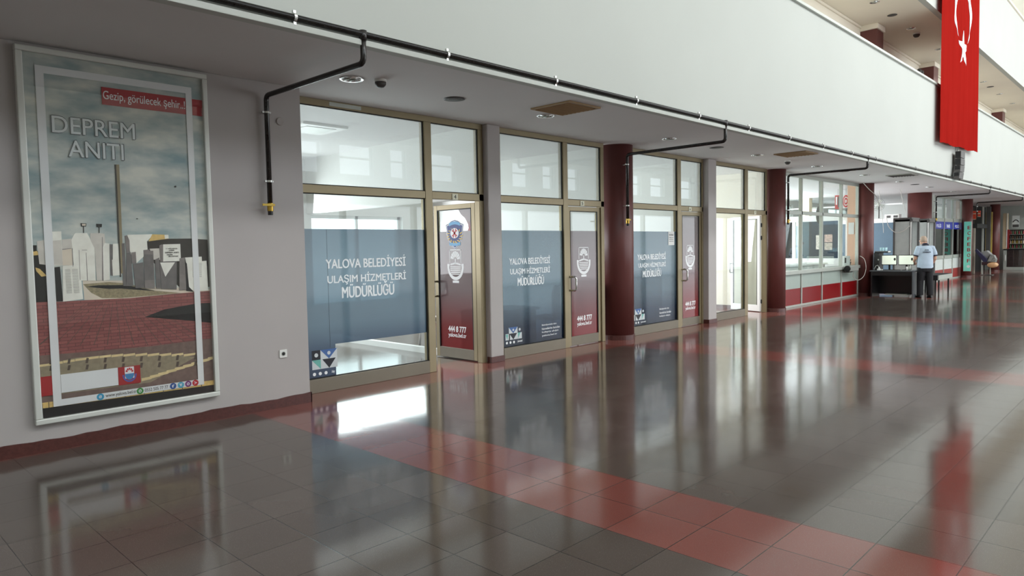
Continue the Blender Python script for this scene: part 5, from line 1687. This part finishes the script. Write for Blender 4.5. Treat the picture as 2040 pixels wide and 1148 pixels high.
ks = empty('kiosk', (39.5, 7.2, 0), 'dark kiosk stand beyond the mint sign with grey curved side', 'kiosk')
MB().box(38.2, 38.35, 7.16, 7.38, 0, 2.15).build('side_panel', pm('kiosk_taupe', (132, 122, 108), 0.5), ks, bevel=0.03)
MB().box(38.4, 41.0, 7.7, 7.8, 0, 3.2).build('back_panel', pm('kiosk_dark', (40, 32, 32), 0.5), ks)
MB().box(38.3, 40.6, 7.1, 7.75, 2.15, 2.35).build('canopy', M['dark'], ks)
MB().box(40.2, 40.35, 7.2, 7.26, 0, 3.2).build('post', M['greyalu'], ks)
MB().box(40.6, 40.7, 6.98, 7.16, 0.8, 3.2).build('dark_upright', M['greyd'], ks)
MB().box(41.0, 41.1, 6.98, 7.25, 0.6, 2.95).build('yellow_panel', pm('kiosk_yellow', (170, 146, 66), 0.5), ks)
for y0, y1, z0, z1, lab in ((7.46, 7.66, 2.58, 3.0, 'orange red box sign above the kiosk'), (7.28, 7.4, 2.7, 3.0, 'small red box sign deeper above the kiosk')):
    r = empty('box_sign', (39.9, (y0+y1)/2, z0), lab, 'sign')
    MB().box(39.9, 40.0, y0, y1, z0, z1).build('face', pm('orange_red', (196, 70, 44), 0.5, emit=0.1), r)
    MB().box(39.89, 39.9, y0, y1, z1-0.16, z1-0.12).box(39.89, 39.9, y0, y1, z0, z0+0.03).build('pale_stripe', M['ivory'], r)
# padded ride-on seat by the kiosk
se = empty('padded_seat', (37.7, 6.55, 0), 'padded seat with grey back, navy side and tan rounded front beside the kiosk', 'seat')
k_ = MB()
k_.prism([(6.98, 0.98), (6.62, 1.12), (6.45, 0.95), (6.62, 0.62), (6.82, 0.7)], 37.75, 38.2, 'x')
k_.build('backrest', pm('seat_grey', (136, 136, 134), 0.6), se, bevel=0.03)
k_ = MB().prism([(7.05, 1.12), (6.98, 1.2), (6.55, 0.72), (6.6, 0.58), (6.72, 0.6)], 37.6, 37.74, 'x')
k_.build('side_bar', pm('seat_navy', (34, 34, 66), 0.5), se, bevel=0.02)
k_ = MB().prism([(6.56, 0.62), (6.44, 0.95), (6.3, 0.9), (6.22, 0.72), (6.25, 0.58)], 37.6, 37.9, 'x')
k_.build('handle_block', pm('seat_silver', (150, 152, 148), 0.35, 0.4, var=0.4, scale=14), se, bevel=0.02)
k_ = MB()
k_.rings([[(37.55+0.25+(-0.25)*w, 6.38+0.19*math.cos(a)*sc2, 0.46+0.125*math.sin(a)*sc2) for a in [2*math.pi*q/24 for q in range(24)]] for w, sc2 in ((1, 0.8), (0.9, 0.95), (0.0, 1.0), (-0.9, 0.95), (-1, 0.8))])
k_.build('rounded_front', pm('seat_tan', (206, 160, 116), 0.45), se, smooth=True)
MB().box(37.6, 37.9, 6.55, 6.78, 0.46, 0.6).build('seat_base', pm('seat_maroon', (48, 24, 28), 0.5), se, bevel=0.02)
MB().box(37.68, 37.74, 6.73, 6.77, 0.03, 0.46).build('leg', M['greyalu'], se)
MB().box(37.68, 37.74, 6.44, 6.48, 0.03, 0.46).build('leg', M['greyalu'], se)
MB().box(37.55, 38.0, 6.36, 6.84, 0.0, 0.03).build('floor_plate', M['greyd'], se)
# far shop
sh5 = empty('fridge', (44.1, 6.6, 0), 'steel framed display fridge at the far right edge', 'fridge')
MB().box(44.0, 44.9, 6.1, 6.98, 0.0, 0.16).build('base', M['greyalu'], sh5, bevel=0.01)
MB().box(44.0, 44.9, 6.1, 6.98, 1.04, 1.1).build('top', M['black'], sh5)
MB().box(44.02, 44.06, 6.84, 6.98, 0.16, 1.04).build('door_frame', M['greyalu'], sh5)
MB().box(44.1, 44.88, 6.12, 6.84, 0.16, 1.04).build('interior', pm('fridge_inside', (60, 40, 40), 0.5, var=0.4, scale=8), sh5)
MB().box(44.04, 44.05, 6.12, 6.84, 0.16, 1.04).build('glass_door', M['glass'], sh5)
MB().box(43.97, 43.99, 6.87, 6.91, 0.5, 0.8).build('handle', M['plastic'], sh5)
BT = [(60, 90, 50), (90, 60, 30), (150, 120, 40), (120, 30, 30), (50, 50, 40), (170, 160, 140)]
BM = [pm('bottle_colour', c, 0.25) for c in BT]
rk = empty('bottle_rack', (44.3, 6.5, 1.1), 'red framed rack of bottles standing on the far fridge', 'rack')
MB().box(44.3, 44.34, 6.12, 6.8, 1.1, 2.1).build('back', pm('rack_dark', (40, 36, 30), 0.6), rk)
MB().box(44.0, 44.3, 6.76, 6.82, 1.1, 2.1).build('side', pm('rack_red', (130, 30, 32), 0.5), rk)
for k in range(4):
    MB().box(44.05, 44.3, 6.12, 6.76, 1.12+0.24*k, 1.135+0.24*k).build('shelf', M['greyalu'], rk)
bp0 = {}
for j in range(4):
    for i in range(7):
        x, y, z = 44.15, 6.17+i*0.088, 1.135+0.24*j
        key = (i*3+j*5) % 6
        if key not in bp0:
            o = MB().lathe([(0.028, 0), (0.03, 0.01), (0.03, 0.11), (0.012, 0.15), (0.012, 0.185)], (x, y, z), 12).build('bottle', BM[key], smooth=True)
            bp0[key] = o
        else:
            o = bp0[key].copy()
            COL.objects.link(o)
            o.location = (x, y, z)
        o.location = (x, y, z)
        tag(o, 'small bottle standing on the rack of the far shop', 'bottle', 'bottles on the far rack')
ps2 = tag(MB().box(44.4, 44.42, 6.38, 6.69, 2.2, 2.82).build('wall_poster', M['panelwhite']), 'pale poster with a dark arc above the far bottle rack', 'poster')
MB().tube([(44.395, 6.66-0.26*t, 2.48+0.12*math.sin(math.pi*t)) for t in [k/12 for k in range(13)]], 0.02, 8).build('printed_arc', M['black'], ps2)
MB().box(44.395, 44.4, 6.4, 6.67, 2.22, 2.36).build('printed_band', M['greyd'], ps2)
pb = empty('beige_cabinet', (44.2, 6.9, 0), 'tall beige upright between last red column and far fridge', 'panel')
MB().box(44.0, 44.3, 6.83, 7.02, 1.1, 2.95).build('body', pm('beige_panel', (190, 170, 138), 0.5), pb)
MB().box(43.98, 44.0, 6.83, 6.86, 1.16, 2.95).build('edge', M['plastic'], pb)
struct(MB().box(45.2, 45.3, 4.0, 12, 0, CZ), 'wall_far_shop', M['greyalu'], 'pale wall of the far shop', 'wall')
struct(MB().box(38.0, 45.2, 8.0, 8.1, 0, CZ), 'wall_far_back', M['dark'], 'dark back of the kiosk area', 'wall')
